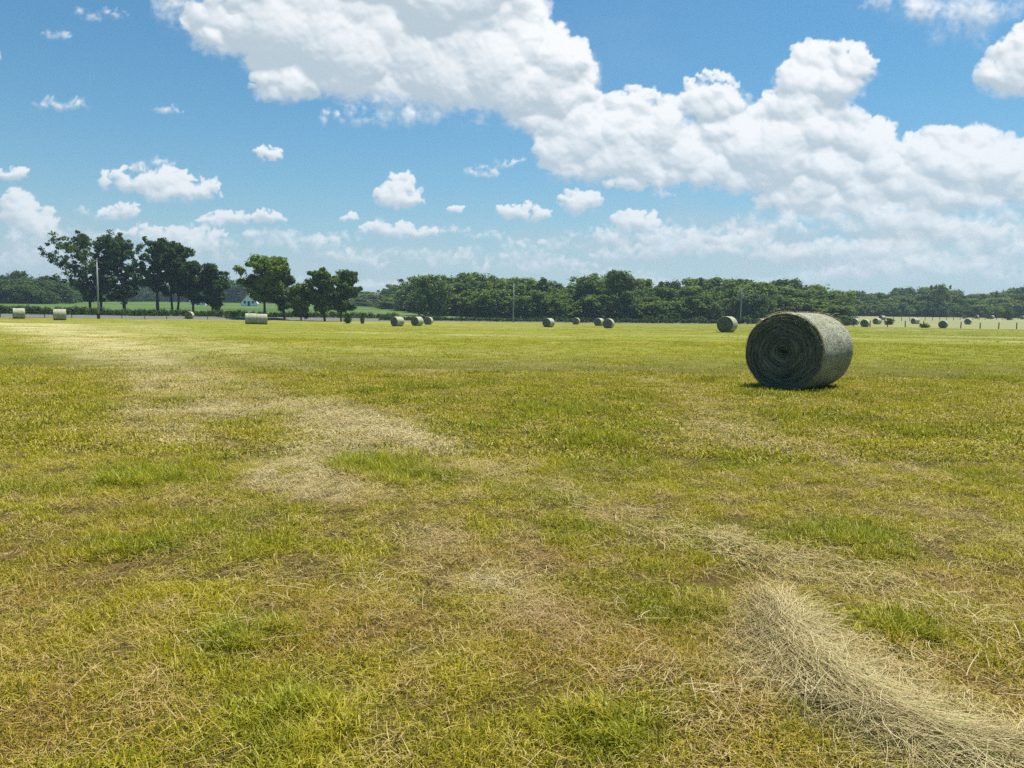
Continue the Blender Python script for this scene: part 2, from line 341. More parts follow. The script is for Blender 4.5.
for px, py, rx_, ry_, w in CL:
    if rx_ > 70 and w > .75: ry_ *= 1.06
    cu, cv = to_plane(px, py); mn = min(rx_, ry_ * 1.5); thick = w > .55
    n = int(np.clip(rx_ * ry_ / (mn * .32) ** 2 * 2.3, 10, 190)); 
    for i in range(n):
        a = crng.uniform(0, 2 * math.pi); q = math.sqrt(crng.uniform()) * 1.0; ox, oy = q * math.cos(a), q * math.sin(a)
        if oy < 0: oy *= .72
        r = mn * crng.uniform(.20, .46) * (1.15 - .45 * q)
        r = min(r, ry_ * .75)
        splat(cu + ox * (rx_ - r * .6), cv + oy * max(ry_ - r * .6, 2), max(r, 2.5), crng.uniform(-.5, .5) * mn * .35 - q * mn * .25, (.85 if thick else .16 + .3 * w) * (.5 if oy < -.3 else 1), .34 if thick and oy > 0 else .98)
    if thick:
        for i in (-1, 0, 1): splat(cu + i * rx_ * .42, cv - ry_ * .05, ry_ * .66, -mn * .55, .90, .6)
    if thick:                                                  # small crisp heads along the upper outline
        for i in range(int(rx_ * 1.1)):
            a = crng.uniform(-.15, math.pi + .15); q = crng.uniform(.72, .97); r = mn * crng.uniform(.06, .17)
            splat(cu + q * math.cos(a) * rx_ * .95, cv + q * math.sin(a) * ry_ * .95, max(r, 2.0), -mn * .25 * q + crng.uniform(-.1, .1) * mn, .7, .35)
cover = np.clip(1.04 * (1 - TR), 0, 1)
def blur(A, n):
    for _ in range(n):
        A = (A + np.roll(A, 1, 1) + np.roll(A, -1, 1)) / 3; B = A.copy(); B[1:-1] = (A[:-2] + A[1:-1] + A[2:]) / 3; A = B
    return A
def shift_up(A, rows):
    B = np.empty_like(A); B[:A.shape[0] - rows] = A[rows:]; B[A.shape[0] - rows:] = A[-1]; return B
bl = lambda k, sd: (1 - 2 * np.abs(perlin(U / k, V / (k * .85), sd))).reshape(H_, W_)
HH = np.maximum(HF, -12) + 2.6 * bl(19, 201) + 1.5 * bl(9, 202) + .8 * bl(4.5, 203)
HH = blur(HH, 1); HL = blur(np.maximum(HF, -12), 14)
gy_, gx_ = np.gradient(HH); ly_, lx_ = np.gradient(HL)
def lam(gx2, gy2, k, l): 
    n = np.sqrt(1 + (k * gx2) ** 2 + (k * gy2) ** 2); return (-k * gx2 * l[0] - k * gy2 * l[1] + l[2]) / n
lit = .45 * lam(gx_, gy_, .55, (.30, .80, .45)) + .55 * lam(lx_, ly_, 1.0, (.25, .88, .38))
tau = 0; CS = blur(cover, 3)
for r_, w_ in ((4, 4), (9, 7), (16, 10), (26, 13), (40, 16)): tau = tau + w_ * np.roll(shift_up(CS, r_), -(r_ // 4), axis=1)
tau = tau / 50
Vg = V.reshape(H_, W_); thickk = .38 + .35 * sstep(190, 300, Vg)
lit = .50 + 1.0 * (lit - .42) + .42 - thickk * tau * .62
lit = lit + .22 * (1 - cover)                                   # thin rims glow against the sun
lit = lit + (.16 * fbm(U / 60, V / 34, 3, 421) + .11 * fbm(U / 17, V / 12, 3, 422)).reshape(H_, W_); lit = np.where(lit < .35, .35 - .22 * np.tanh((.35 - lit) / .22), lit); lit = np.clip(lit, 0.0, 1.10).ravel()
tear = (.55 * fbm(U / 26, V / 20, 4, 411) + .45 * fbm(U / 6, V / 5, 3, 412)).reshape(H_, W_)
alpha = np.clip(cover + 3.6 * cover * (1 - cover) * tear - .10 * (1 - cover) * cover, 0, .985).ravel()
cA = np.array([0.265, 0.335, 0.385]); cB = np.array([0.585, 0.60, 0.61])
ccol = cA + (cB - cA) * lit[:, None]
# whitish air low over the horizon
elf = EL.ravel(); veil = 0.93 * np.exp(-(np.clip(elf, 0, 9) / math.radians(6.5)) ** 1.25) 
veil = np.clip(veil + .05 * fbm(U / 160, V / 24, 4, 501) * np.exp(-elf / .2), 0, .88)
for vx, vy, sx_, sy_, k_ in ((880, 235, 230, 40, .42), (620, 250, 200, 26, .22), (260, 255, 200, 22, .22), (20, 240, 120, 34, .25), (560, 60, 160, 90, .06)):
    vu, vv = to_plane(vx, vy); veil = veil + k_ * np.exp(-((U - vu) / sx_) ** 2 - ((V - vv) / sy_) ** 2) * np.clip(.75 + 1.3 * fbm(U / 70, V / 26, 5, 511), 0, 1.4)
veil = np.clip(veil, 0, .93)
vcol = np.array([0.300, 0.360, 0.405])
hz = np.exp(-np.clip(elf, 0, 9) / math.radians(7.0))[:, None] * .75
alpha = alpha * (1 - .45 * np.exp(-np.clip(elf, 0, 9) / math.radians(5.0)))
ccol = ccol * (1 - hz) + vcol * 1.08 * hz
A_tot = 1 - (1 - alpha) * (1 - veil)
C_tot = (ccol * alpha[:, None] + vcol * (veil * (1 - alpha))[:, None]) / np.maximum(A_tot, 1e-4)[:, None]
borders = sstep(math.radians(49), math.radians(45), np.abs(AZ.ravel())) * sstep(math.radians(40.5), math.radians(31), elf)
A_tot = A_tot * borders
RD = 9000.0
dome_v = np.stack([np.sin(AZ) * np.cos(EL), np.cos(AZ) * np.cos(EL), np.sin(EL)], -1).reshape(-1, 3) * RD
ii = np.arange(H_ * W_).reshape(H_, W_)
df = np.stack([ii[:-1, :-1], ii[:-1, 1:], ii[1:, 1:], ii[1:, :-1]], -1).reshape(-1, 4)
ms, t = mat('sky_clouds'); N = NT(t)
em = N.n('ShaderNodeEmission'); t.links.new(N.attr('cloud', out='Color'), em.inputs[0]); em.inputs[1].default_value = 1.0
tr = N.n('ShaderNodeBsdfTransparent'); mx = N.n('ShaderNodeMixShader'); t.links.new(N.attr('cover'), mx.inputs[0]); t.links.new(tr.outputs[0], mx.inputs[1]); t.links.new(em.outputs[0], mx.inputs[2])
N.out(mx.outputs[0]); ms.cycles.emission_sampling = 'NONE'
cc = np.concatenate([C_tot, np.ones((len(C_tot), 1))], 1).astype(np.float32)
me = mesh_from('sky', dome_v, df, [ms], True, {'cloud': ('FLOAT_COLOR', cc), 'cover': ('FLOAT', A_tot.astype(np.float32))})
tag(link('sky', me), kind='structure')

# ------------------------------------------------------------------ grass
rng = np.random.default_rng(7)
def blades_mesh(name, n, rad, hmin, hmax, wid, lean, curl, material, flat=False, seg=3, w_jit=.5):
    """n ribbon blades; flat=True lays them on the ground like cut straw"""
    V_, F_, A_, T_ = [], [], [], []
    k = 0
    for i in range(n):
        a = rng.uniform(0, 2 * math.pi); r = rad * math.sqrt(rng.uniform()); bx, by = r * math.cos(a), r * math.sin(a)
        h = rng.uniform(hmin, hmax); az_ = rng.uniform(0, 2 * math.pi); w = wid * rng.uniform(1 - w_jit, 1 + w_jit)
        th0 = rng.normal(0, lean) if not flat else rng.uniform(1.15, 1.75); cu = rng.normal(curl, curl * .5)
        dx, dy = math.cos(az_), math.sin(az_); px_, py_ = -dy, dx
        z = (-0.004 if not flat else rng.uniform(.004, .05)); x, y = bx, by; th = abs(th0); h_s = h / seg; yaw = az_; vary = rng.normal(0, .35) if flat else 0
        tone = rng.uniform()
        for j in range(seg + 1):
            ww = w * (1 - (j / seg) ** 1.6 * (.9 if not flat else .3)) * .5
            tx = rng.normal(0, .25) * ww if flat else 0
            V_ += [(x - px_ * ww, y - py_ * ww, z), (x + px_ * ww, y + py_ * ww, z + tx)]; A_ += [tone, tone]; T_ += [j / seg, j / seg]
            if j < seg:
                x += h_s * math.sin(th) * math.cos(yaw); y += h_s * math.sin(th) * math.sin(yaw); z += h_s * math.cos(th); th += cu / seg; yaw += vary / seg
                z = max(z, .002)
                F_.append((k + 2 * j, k + 2 * j + 1, k + 2 * j + 3, k + 2 * j + 2))
        k += 2 * (seg + 1)
    return mesh_from(name, np.array(V_), np.array(F_), [material], False, {'tone': ('FLOAT', np.array(A_, np.float32)), 'along': ('FLOAT', np.array(T_, np.float32))})

def blade_mat(name, straw=False):
    m, t = mat(name); N = NT(t)
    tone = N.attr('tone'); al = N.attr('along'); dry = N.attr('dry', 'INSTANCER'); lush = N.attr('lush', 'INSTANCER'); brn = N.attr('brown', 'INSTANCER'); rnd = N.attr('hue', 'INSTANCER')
    if not straw:
        g = N.mix(tone, (0.205, 0.210, 0.004), (0.60, 0.56, 0.012))
        g = N.mix(N.math('MULTIPLY', N.ramp(tone, .25, .6), N.math('ADD', N.math('MULTIPLY', brn, .85), .10), True), g, N.mix(tone, (0.16, 0.085, 0.012), (0.62, 0.42, 0.055)))
        g = N.mix(N.math('MULTIPLY', N.ramp(rnd, .35, .85), .6), g, (0.48, 0.405, 0.024))
        g = N.mix(N.math('MULTIPLY', lush, .75), g, N.mix(tone, (0.080, 0.125, 0.005), (0.30, 0.34, 0.014)))
        g = N.mix(N.math('MULTIPLY', dry, N.ramp(tone, .0, .9, .3, 1.0), True), g, (0.54, 0.44, 0.14))
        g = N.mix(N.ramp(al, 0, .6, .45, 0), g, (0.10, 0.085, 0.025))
    else:
        g = N.mix(tone, (0.30, 0.19, 0.045), (0.64, 0.51, 0.20))
        g = N.mix(N.ramp(rnd, .5, 1.0, 0, .35), g, (0.48, 0.44, 0.09))
        g = N.mix(N.math('MULTIPLY', N.ramp(dry, .3, .9), .65), g, N.mix(tone, (0.42, 0.34, 0.17), (0.76, 0.68, 0.43)))
        g = N.mix(N.math('MULTIPLY', brn, .5), g, (0.25, 0.14, 0.04))
    d = N.n('ShaderNodeBsdfDiffuse'); t.links.new(g, d.inputs[0]); tl = N.n('ShaderNodeBsdfTranslucent'); t.links.new(g, tl.inputs[0])
    gl = N.n('ShaderNodeBsdfGlossy'); gl.inputs['Roughness'].default_value = .45; gl.inputs[0].default_value = (.9, .9, .8, 1)
    m1 = N.n('ShaderNodeMixShader'); m1.inputs[0].default_value = .32; t.links.new(d.outputs[0], m1.inputs[1]); t.links.new(tl.outputs[0], m1.inputs[2])
    m2 = N.n('ShaderNodeMixShader'); m2.inputs[0].default_value = .02; t.links.new(m1.outputs[0], m2.inputs[1]); t.links.new(gl.outputs[0], m2.inputs[2])
    N.out(m2.outputs[0]); return m
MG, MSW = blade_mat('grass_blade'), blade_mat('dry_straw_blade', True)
src = bpy.data.collections.new('grass_tufts')
def add_src(i, me):
    o = bpy.data.objects.new('grass_tuft_%02d' % i, me); src.objects.link(o)
# kinds: 0-3 green, 4-6 stubble, 7-9 straw litter, 10-11 tall coarse clump   then mid, far sets
specs = []
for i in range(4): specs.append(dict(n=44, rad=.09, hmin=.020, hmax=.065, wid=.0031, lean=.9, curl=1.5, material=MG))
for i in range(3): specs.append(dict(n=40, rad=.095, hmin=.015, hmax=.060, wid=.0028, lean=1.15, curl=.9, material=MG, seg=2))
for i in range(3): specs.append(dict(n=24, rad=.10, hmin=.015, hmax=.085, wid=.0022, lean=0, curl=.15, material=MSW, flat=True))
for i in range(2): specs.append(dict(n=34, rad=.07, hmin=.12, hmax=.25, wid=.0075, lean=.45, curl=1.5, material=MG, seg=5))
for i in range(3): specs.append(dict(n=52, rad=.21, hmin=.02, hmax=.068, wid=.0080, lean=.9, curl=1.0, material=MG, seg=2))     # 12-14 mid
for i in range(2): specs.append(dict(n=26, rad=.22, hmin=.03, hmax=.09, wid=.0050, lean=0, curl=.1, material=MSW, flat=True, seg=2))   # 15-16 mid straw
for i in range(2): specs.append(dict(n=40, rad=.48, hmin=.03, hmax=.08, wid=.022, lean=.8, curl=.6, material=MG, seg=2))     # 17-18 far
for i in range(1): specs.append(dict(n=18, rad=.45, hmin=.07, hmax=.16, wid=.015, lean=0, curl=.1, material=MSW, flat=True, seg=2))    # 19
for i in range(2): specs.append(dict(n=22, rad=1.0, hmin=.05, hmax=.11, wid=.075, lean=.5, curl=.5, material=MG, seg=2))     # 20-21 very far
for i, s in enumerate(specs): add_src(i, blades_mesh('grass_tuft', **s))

def scatter(y0, y1, dens):
    w = .78 * y1 + 3; n = int(dens * (y1 - y0) * 2 * w); x = rng.uniform(-w, w, n); y = rng.uniform(y0, y1, n)
    k = np.abs(x) < .78 * y + 3; return x[k], y[k]
PX, PY, PI_, PSC = [], [], [], []
def batch(y0, y1, dens, green, straw, gs=(.8, 1.25)):
    x, y = scatter(y0, y1, dens); d, l, b = field_maps(x, y); r = rng.uniform(size=len(x)); n = rng.uniform(size=len(x))
    clump = fbm(x * 3.6, y * 3.6, 3, 91)
    ps = np.clip(.03 + .78 * d + .04 * b - .25 * l, .015, .92); st = r < ps
    idx = np.where(st, np.array(straw)[(n * len(straw)).astype(int) % len(straw)], np.array(green)[(n * len(green)).astype(int) % len(green)])
    kp = (rng.uniform(size=len(x)) < np.clip(.66 + 2.0 * clump - .5 * d - .28 * b + .4 * l, .10, 1))
    fill = ~kp & ~st & (rng.uniform(size=len(x)) < (.30 if y0 > 4 else .6)); idx = np.where(fill, np.array(straw if y0 > 4 else [4, 5, 6, 7])[(n * 997).astype(int) % len(straw if y0 > 4 else [4, 5, 6, 7])], idx); keep = st | kp | fill; st = st | fill
    sc = rng.uniform(*gs, len(x)) * np.where(st, 1, np.clip(1 + 1.1 * clump + .5 * l - .25 * b, .45, 2))
    PX.append(x[keep]); PY.append(y[keep]); PI_.append(idx[keep]); PSC.append(sc[keep])
    return
batch(1.2, 4.2, 620, [0, 1, 2, 3, 4, 5, 6], [7, 8, 9])
batch(4.2, 8, 360, [0, 1, 2, 3, 4, 5, 6], [7, 8, 9])
batch(8, 20, 90, [12, 13, 14], [15, 16])
batch(20, 45, 10, [17, 18], [19, 18], (.45, .8))
batch(45, 140, .6, [20, 21], [21], (.3, .6))
# coarse clumps on the lush spots
for lx, ly, r in LUSH:
    n = int((70 if ly < 8 else 40) * r * r * 3.2) + 6
    a = rng.uniform(0, 2 * math.pi, n); q = r * .6 * np.sqrt(rng.uniform(size=n)); PX.append(lx + q * np.cos(a)); PY.append(ly + q * np.sin(a)); PI_.append(rng.integers(10, 12, n)); PSC.append(rng.uniform(.30, .72, n) * (1 if ly < 6 else 1.1))
px_, py_, pi_, ps_ = (np.concatenate(v) for v in (PX, PY, PI_, PSC))
BX, BY = at_dist(795, 16.3)[:2]                          # foot of the near bale
keep = np.hypot(px_ - BX - .35, py_ - BY - .5) > .55
px_, py_, pi_, ps_ = px_[keep], py_[keep], pi_[keep], ps_[keep]
d, l, b = field_maps(px_, py_)
pz = terrain(px_, py_)
rot = np.stack([rng.normal(0, .12, len(px_)), rng.normal(0, .12, len(px_)), rng.uniform(0, 6.283, len(px_))], 1).astype(np.float32)
far_ = pi_ >= 17; rot[far_, :2] *= .2
gm = bpy.data.meshes.new('grass'); gm.vertices.add(len(px_)); gm.vertices.foreach_set('co', np.stack([px_, py_, pz], 1).astype(np.float32).ravel())
for nm, typ, dat in (('dry', 'FLOAT', d), ('lush', 'FLOAT', l), ('brown', 'FLOAT', b), ('hue', 'FLOAT', np.clip(.55 + 1.1 * fbm(px_ * .9, py_ * 1.1, 4, 71) + .8 * fbm(px_ * .12, py_ * .3, 3, 72) * sstep(6, 20, py_) + rng.normal(0, .14, len(px_)), 0, 1)), ('sc', 'FLOAT', ps_)):
    a = gm.attributes.new(nm, typ, 'POINT'); a.data.foreach_set('value', dat.astype(np.float32))
a = gm.attributes.new('pick', 'INT', 'POINT'); a.data.foreach_set('value', pi_.astype(np.int32))
a = gm.attributes.new('rot', 'FLOAT_VECTOR', 'POINT'); a.data.foreach_set('vector', rot.ravel())
gm.update()
print('grass tufts', len(px_))
go = link('grass', gm); tag(go, 'mown green and straw coloured grass covering the hay field', 'grass', kind='stuff')
ng = bpy.data.node_groups.new('grass_scatter', 'GeometryNodeTree')
ng.interface.new_socket('Geometry', in_out='INPUT', socket_type='NodeSocketGeometry'); ng.interface.new_socket('Geometry', in_out='OUTPUT', socket_type='NodeSocketGeometry')
gi = ng.nodes.new('NodeGroupInput'); gou = ng.nodes.new('NodeGroupOutput')
ci = ng.nodes.new('GeometryNodeCollectionInfo'); ci.inputs['Collection'].default_value = src; ci.inputs['Separate Children'].default_value = True; ci.inputs['Reset Children'].default_value = True
ip = ng.nodes.new('GeometryNodeInstanceOnPoints'); ip.inputs['Pick Instance'].default_value = True
def named(nm, typ):
    n = ng.nodes.new('GeometryNodeInputNamedAttribute'); n.data_type = typ; n.inputs['Name'].default_value = nm; return n.outputs[0]
ng.links.new(gi.outputs[0], ip.inputs['Points']); ng.links.new(ci.outputs[0], ip.inputs['Instance'])
ng.links.new(named('pick', 'INT'), ip.inputs['Instance Index'])
er = ng.nodes.new('FunctionNodeEulerToRotation'); ng.links.new(named('rot', 'FLOAT_VECTOR'), er.inputs[0]); ng.links.new(er.outputs[0], ip.inputs['Rotation'])
ng.links.new(named('sc', 'FLOAT'), ip.inputs['Scale']); ng.links.new(ip.outputs[0], gou.inputs[0])
md = go.modifiers.new('scatter', 'NODES'); md.node_group = ng

# raked-up cut hay : strands that flow along a path
def strand_mesh(name, pts, n, lens, wid, hgt, spread, jit, seed, material):
    r_ = np.random.default_rng(seed); P_ = np.array([(a, b) for a, b, c in pts]); W_h = np.array([c for a, b, c in pts])
    cum = np.concatenate([[0], np.cumsum(np.hypot(*np.diff(P_, axis=0).T))]); V_, F_, A_, T_ = [], [], [], []; k = 0; seg = 6
    def along(s): return np.interp(s, cum, P_[:, 0]), np.interp(s, cum, P_[:, 1]), np.interp(s, cum, W_h)
    kx, ky = r_.uniform(0, 9, 2)
    for i in range(n):
        s = r_.uniform(-.05, 1) * cum[-1]; off = r_.normal(0, .42) + .28 * math.sin(s * 7 + kx); L = r_.uniform(*lens); lay = r_.uniform() ** .6
        a0 = r_.normal(0, jit) * r_.choice([.35, 1.0, 1.9]); bend = r_.normal(0, .55); rise = r_.normal(0, .10); w = wid * r_.uniform(.6, 1.5); tone = r_.uniform()
        x0, y0, hw = along(s); x1, y1, _ = along(s + .1); dn = math.atan2(y1 - y0, x1 - x0) + a0
        x = x0 - math.sin(dn - a0) * off * hw * spread; y = y0 + math.cos(dn - a0) * off * hw * spread
        if r_.uniform() < .5: dn += math.pi
        prof = math.exp(-off * off * 2.2) * (sstep(0, .10, np.array(s / cum[-1] + .05)))
        z = float(hgt * lay * prof) + .012; yaw = dn
        for j in range(seg + 1):
            ww = w * .5 * (1 if j < seg else .3); gz_ = .0
            V_ += [(x - math.sin(yaw) * -ww, y - math.cos(yaw) * ww, z), (x + math.sin(yaw) * -ww, y + math.cos(yaw) * ww, z + ww * .6)]; A_ += [tone] * 2; T_ += [lay] * 2
            if j < seg: F_.append((k + 2 * j, k + 2 * j + 1, k + 2 * j + 3, k + 2 * j + 2))
            x += L / seg * math.cos(yaw); y += L / seg * math.sin(yaw); z = max(.006, z + L / seg * rise + r_.normal(0, .003)); yaw += bend / seg; rise -= .04
        k += 2 * (seg + 1)
    V_ = np.array(V_); V_[:, 2] += terrain(V_[:, 0], V_[:, 1])
    return mesh_from(name, V_, np.array(F_), [material], False, {'tone': ('FLOAT', np.array(A_, np.float32)), 'lay': ('FLOAT', np.array(T_, np.float32))})
mh, t = mat('cut_hay_strand'); N = NT(t); tone = N.attr('tone'); lay = N.attr('lay')
c = N.mix(tone, (0.25, 0.19, 0.075), (0.66, 0.57, 0.33)); c = N.mix(N.ramp(tone, .86, .90), c, (0.27, 0.28, 0.09))
d1 = N.n('ShaderNodeBsdfDiffuse'); t.links.new(c, d1.inputs[0]); d2 = N.n('ShaderNodeBsdfTranslucent'); t.links.new(c, d2.inputs[0]); m1 = N.n('ShaderNodeMixShader'); m1.inputs[0].default_value = .25
t.links.new(d1.outputs[0], m1.inputs[1]); t.links.new(d2.outputs[0], m1.inputs[2]); N.out(m1.outputs[0])
pile = path([(775, 612, .16), (795, 650, .30), (835, 695, .34), (890, 735, .32), (980, 762, .28), (1110, 790, .24)])
o = link('cut_hay', strand_mesh('cut_hay', pile, 18000, (.06, .36), .0017, .085, .92, .5, 3, mh)); tag(o, 'pale raked swath of long dry hay lying in the near grass', 'hay', kind='stuff')
lv = []
for i, (pp, n) in enumerate([(path([(600, 700, .5), (690, 670, .4), (760, 720, .4)]), 120), (path([(840, 640, .4), (940, 700, .5), (1040, 740, .4)]), 220), (path([(430, 470, .6), (560, 505, .5), (700, 540, .4), (830, 590, .35)]), 450),
                             (path([(200, 420, 1.1), (300, 410, 1.1), (420, 450, .8)]), 2600), (path([(300, 480, .6), (340, 440, .8)]), 700), (path([(700, 540, .5), (850, 570, .4), (1000, 640, .4)]), 600), (path([(180, 640, .9), (420, 560, .9), (620, 640, .8)]), 420)]):
    lv.append(strand_mesh('loose_straw', pp, n * 2, (.05, .24), .0030 if i in (2, 3, 4) else .0022, .05, 1.1, 1.2, 20 + i, mh))
for i, me in enumerate(lv): pass
# join the loose straw meshes into one sheet of litter
V_, F_, A_, T_, off = [], [], [], [], 0
for me in lv:
    n = len(me.vertices); v = np.empty(n * 3, np.float32); me.vertices.foreach_get('co', v); V_.append(v.reshape(-1, 3)); f = np.empty(len(me.loops), np.int32); me.loops.foreach_get('vertex_index', f); F_.append(f.reshape(-1, 4) + off)
    for nm, L_ in (('tone', A_), ('lay', T_)):
        a = np.empty(n, np.float32); me.attributes[nm].data.foreach_get('value', a); L_.append(a)
    off += n
for me in lv: bpy.data.meshes.remove(me)
o = link('straw_litter', mesh_from('straw_litter', np.concatenate(V_), np.concatenate(F_), [mh], False, {'tone': ('FLOAT', np.concatenate(A_)), 'lay': ('FLOAT', np.concatenate(T_))}))
tag(o, 'loose pale straw strewn over the cut grass in patches', 'straw', kind='stuff')

# ------------------------------------------------------------------ hay bales
def bale_mats():
    m, t = mat('rolled_hay_end'); N = NT(t); o = N.obj(); sx = N.n('ShaderNodeSeparateXYZ'); t.links.new(o, sx.inputs[0])
    wob = N.noise(o, 2.2, 4, .6); r = N.math('SQRT', N.math('ADD', N.math('POWER', sx.outputs[1], 2), N.math('POWER', sx.outputs[2], 2)))
    ang = N.math('ARCTAN2', sx.outputs[2], sx.outputs[1])
    sp = N.math('ADD', N.math('MULTIPLY', r, 11.0), N.math('ADD', N.math('DIVIDE', ang, 6.2832), N.math('MULTIPLY', wob, 2.4)))
    ring = N.math('ABSOLUTE', N.math('SUBTRACT', N.math('FRACT', sp), .5))
    comb = N.n('ShaderNodeCombineXYZ'); t.links.new(N.math('MULTIPLY', r, 60), comb.inputs[0]); t.links.new(N.math('MULTIPLY', ang, 3.0), comb.inputs[1])
    fib = N.noise(comb.outputs[0], 1.0, 4, .7); cl = N.noise(o, 5, 4, .7); st = N.noise(o, 45, 3, .7)
    c = N.mix(N.ramp(fib, .3, .7), (0.12, 0.135, 0.11), (0.42, 0.43, 0.33)); c = N.mix(N.math('MULTIPLY', N.ramp(ring, .0, .25, 1, 0), N.ramp(cl, .35, .7)), c, (0.030, 0.036, 0.032))
    c = N.mix(N.ramp(st, .62, .72, 0, .6), c, (0.38, 0.37, 0.24)); c = N.mix(N.ramp(cl, .3, .6, .5, 0), c, (0.060, 0.065, 0.040))
    band = N.n('ShaderNodeCombineXYZ'); t.links.new(N.math('MULTIPLY', r, 7), band.inputs[0]); t.links.new(N.math('MULTIPLY', ang, .55), band.inputs[1]); bnd = N.noise(band.outputs[0], 1.0, 3, .6)
    c = N.mix(N.ramp(bnd, .38, .62, .55, 0), c, (0.045, 0.05, 0.035)); c = N.mix(N.ramp(r, .0, .16, .8, 0), c, (0.02, 0.02, 0.016)); c = N.mix(N.ramp(bnd, .55, .72, 0, .35), c, (0.38, 0.38, 0.27))
    h = N.math('ADD', N.math('MULTIPLY', ring, 1.6), N.math('ADD', N.math('MULTIPLY', fib, 1.0), N.math('MULTIPLY', st, .6)))
    N.out(N.bsdf(c, .95, N.bump(h, .05, 1.0), .05)); e = m
    m, t = mat('net_wrapped_hay'); N = NT(t); o = N.obj(); sx = N.n('ShaderNodeSeparateXYZ'); t.links.new(o, sx.inputs[0]); ang = N.math('ARCTAN2', sx.outputs[2], sx.outputs[1])
    comb = N.n('ShaderNodeCombineXYZ'); t.links.new(N.math('MULTIPLY', sx.outputs[0], 60), comb.inputs[0]); t.links.new(N.math('MULTIPLY', ang, 5.0), comb.inputs[1])
    fib = N.noise(comb.outputs[0], 1.0, 4, .7); cl = N.noise(o, 6, 5, .75); st = N.noise(o, 26, 4, .75); big = N.noise(o, 1.6, 3, .6)
    c = N.mix(N.ramp(st, .38, .6), (0.10, 0.11, 0.065), (0.54, 0.54, 0.37)); c = N.mix(N.ramp(cl, .42, .62, 0, .6), c, (0.62, 0.60, 0.44)); c = N.mix(N.ramp(fib, .55, .72, 0, .55), c, (0.075, 0.08, 0.05))
    c = N.mix(N.ramp(big, .35, .6, .35, 0), c, (0.15, 0.18, 0.09))
    h = N.math('ADD', N.math('MULTIPLY', fib, .8), N.math('ADD', N.math('MULTIPLY', cl, 1.2), N.math('MULTIPLY', st, .9)))
    N.out(N.bsdf(c, .6, N.bump(h, .05, 1.0), .3)); return e, m
ME_END, ME_NET = bale_mats()
def bale_meshes(seed, segs, R, L, rings):
    """axis along local X, resting on z = 0; centre of roll at z = R-sag"""
    th = np.linspace(0, 2 * math.pi, segs, endpoint=False)
    def prof(th, x, rr=1.0):
        rad = R * rr * (1 + .030 * perlin(np.cos(th) * 1.4 + seed, np.sin(th) * 1.4 + x * 1.2, seed) + .006 * perlin(np.cos(th) * 6 + seed, np.sin(th) * 6 + x * 6, seed + 3))
        y = rad * np.sin(th) * 1.012; z = rad * np.cos(th)
        z = np.where(z > 0, z * .985, z); z = np.where(z < -R * .93, -R * .93 + (z + R * .93) * .35, z)          # flattened foot
        return y, z
    cz = R * .955
    # curved side (net wrap), rolled slightly over both rims
    xsN = np.concatenate([[-L / 2 - .000, -L / 2 + .012, -L / 2 + .045], np.linspace(-L / 2 + .1, L / 2 - .1, max(4, segs // 5)), [L / 2 - .045, L / 2 - .012, L / 2]])
    rr = np.ones(len(xsN)); rr[[0, -1]] = .962; rr[[1, -2]] = .985; rr[[2, -3]] = .997
    V_ = []
    for x, q in zip(xsN, rr):
        y, z = prof(th, x, q); V_.append(np.stack([np.full(segs, x) + .006 * perlin(th * 3, th * 0 + x, seed + 9), y, z], 1))
    V_ = np.concatenate(V_); ii = np.arange(len(V_)).reshape(len(xsN), segs); jj = np.roll(ii, -1, 1)
    F_ = np.stack([ii[:-1], ii[1:], jj[1:], jj[:-1]], -1).reshape(-1, 4)
    net = mesh_from('net_wrap', V_, F_, [ME_NET], True)
    ends = []
    for sgn in (-1, 1):
        V_ = []
        rs = np.linspace(.975, .015, rings)
        for q in rs:
            y, z = prof(th, 0, q)
            spiral = .012 * np.sin(2 * math.pi * (q * R * 13 + th / (2 * math.pi)) + 1.6 * perlin(y * 2 + seed, z * 2, seed + 4) * 2)
            bulge = .035 * (1 - q ** 2) - .05 * math.exp(-(q / .10) ** 2) + .028 * fbm(y * 4 + 3, z * 4 + sgn * 7, 3, seed + 6) - .012
            if q > .95: spiral = spiral * 0; bulge = bulge * 0 - .006
            V_.append(np.stack([sgn * (L / 2 + spiral + bulge), y, z], 1))
        ii = np.arange(segs * rings).reshape(rings, segs); jj = np.roll(ii, -1, 1)
        q4 = np.stack([ii[:-1], ii[1:], jj[1:], jj[:-1]], -1).reshape(-1, 4)
        ends.append(mesh_from('rolled_end', np.concatenate(V_), q4 if sgn < 0 else q4[:, ::-1], [ME_END], True))
    net['roll_height'] = cz
    return net, ends
def bale_from(net, end, frays=None):
    r = bpy.data.objects.new('hay_bale', None); r.empty_display_size = .3; COL.objects.link(r)
    [link('rolled_end', e, r, (0, 0, net['roll_height'])) for e in end]; link('net_wrap', net, r, (0, 0, net['roll_height']))
    if frays: link('straw_fringe', frays, r)
    return r
R_, L_ = .87, 1.66
net, end = bale_meshes(11, 168, R_, L_, 62)
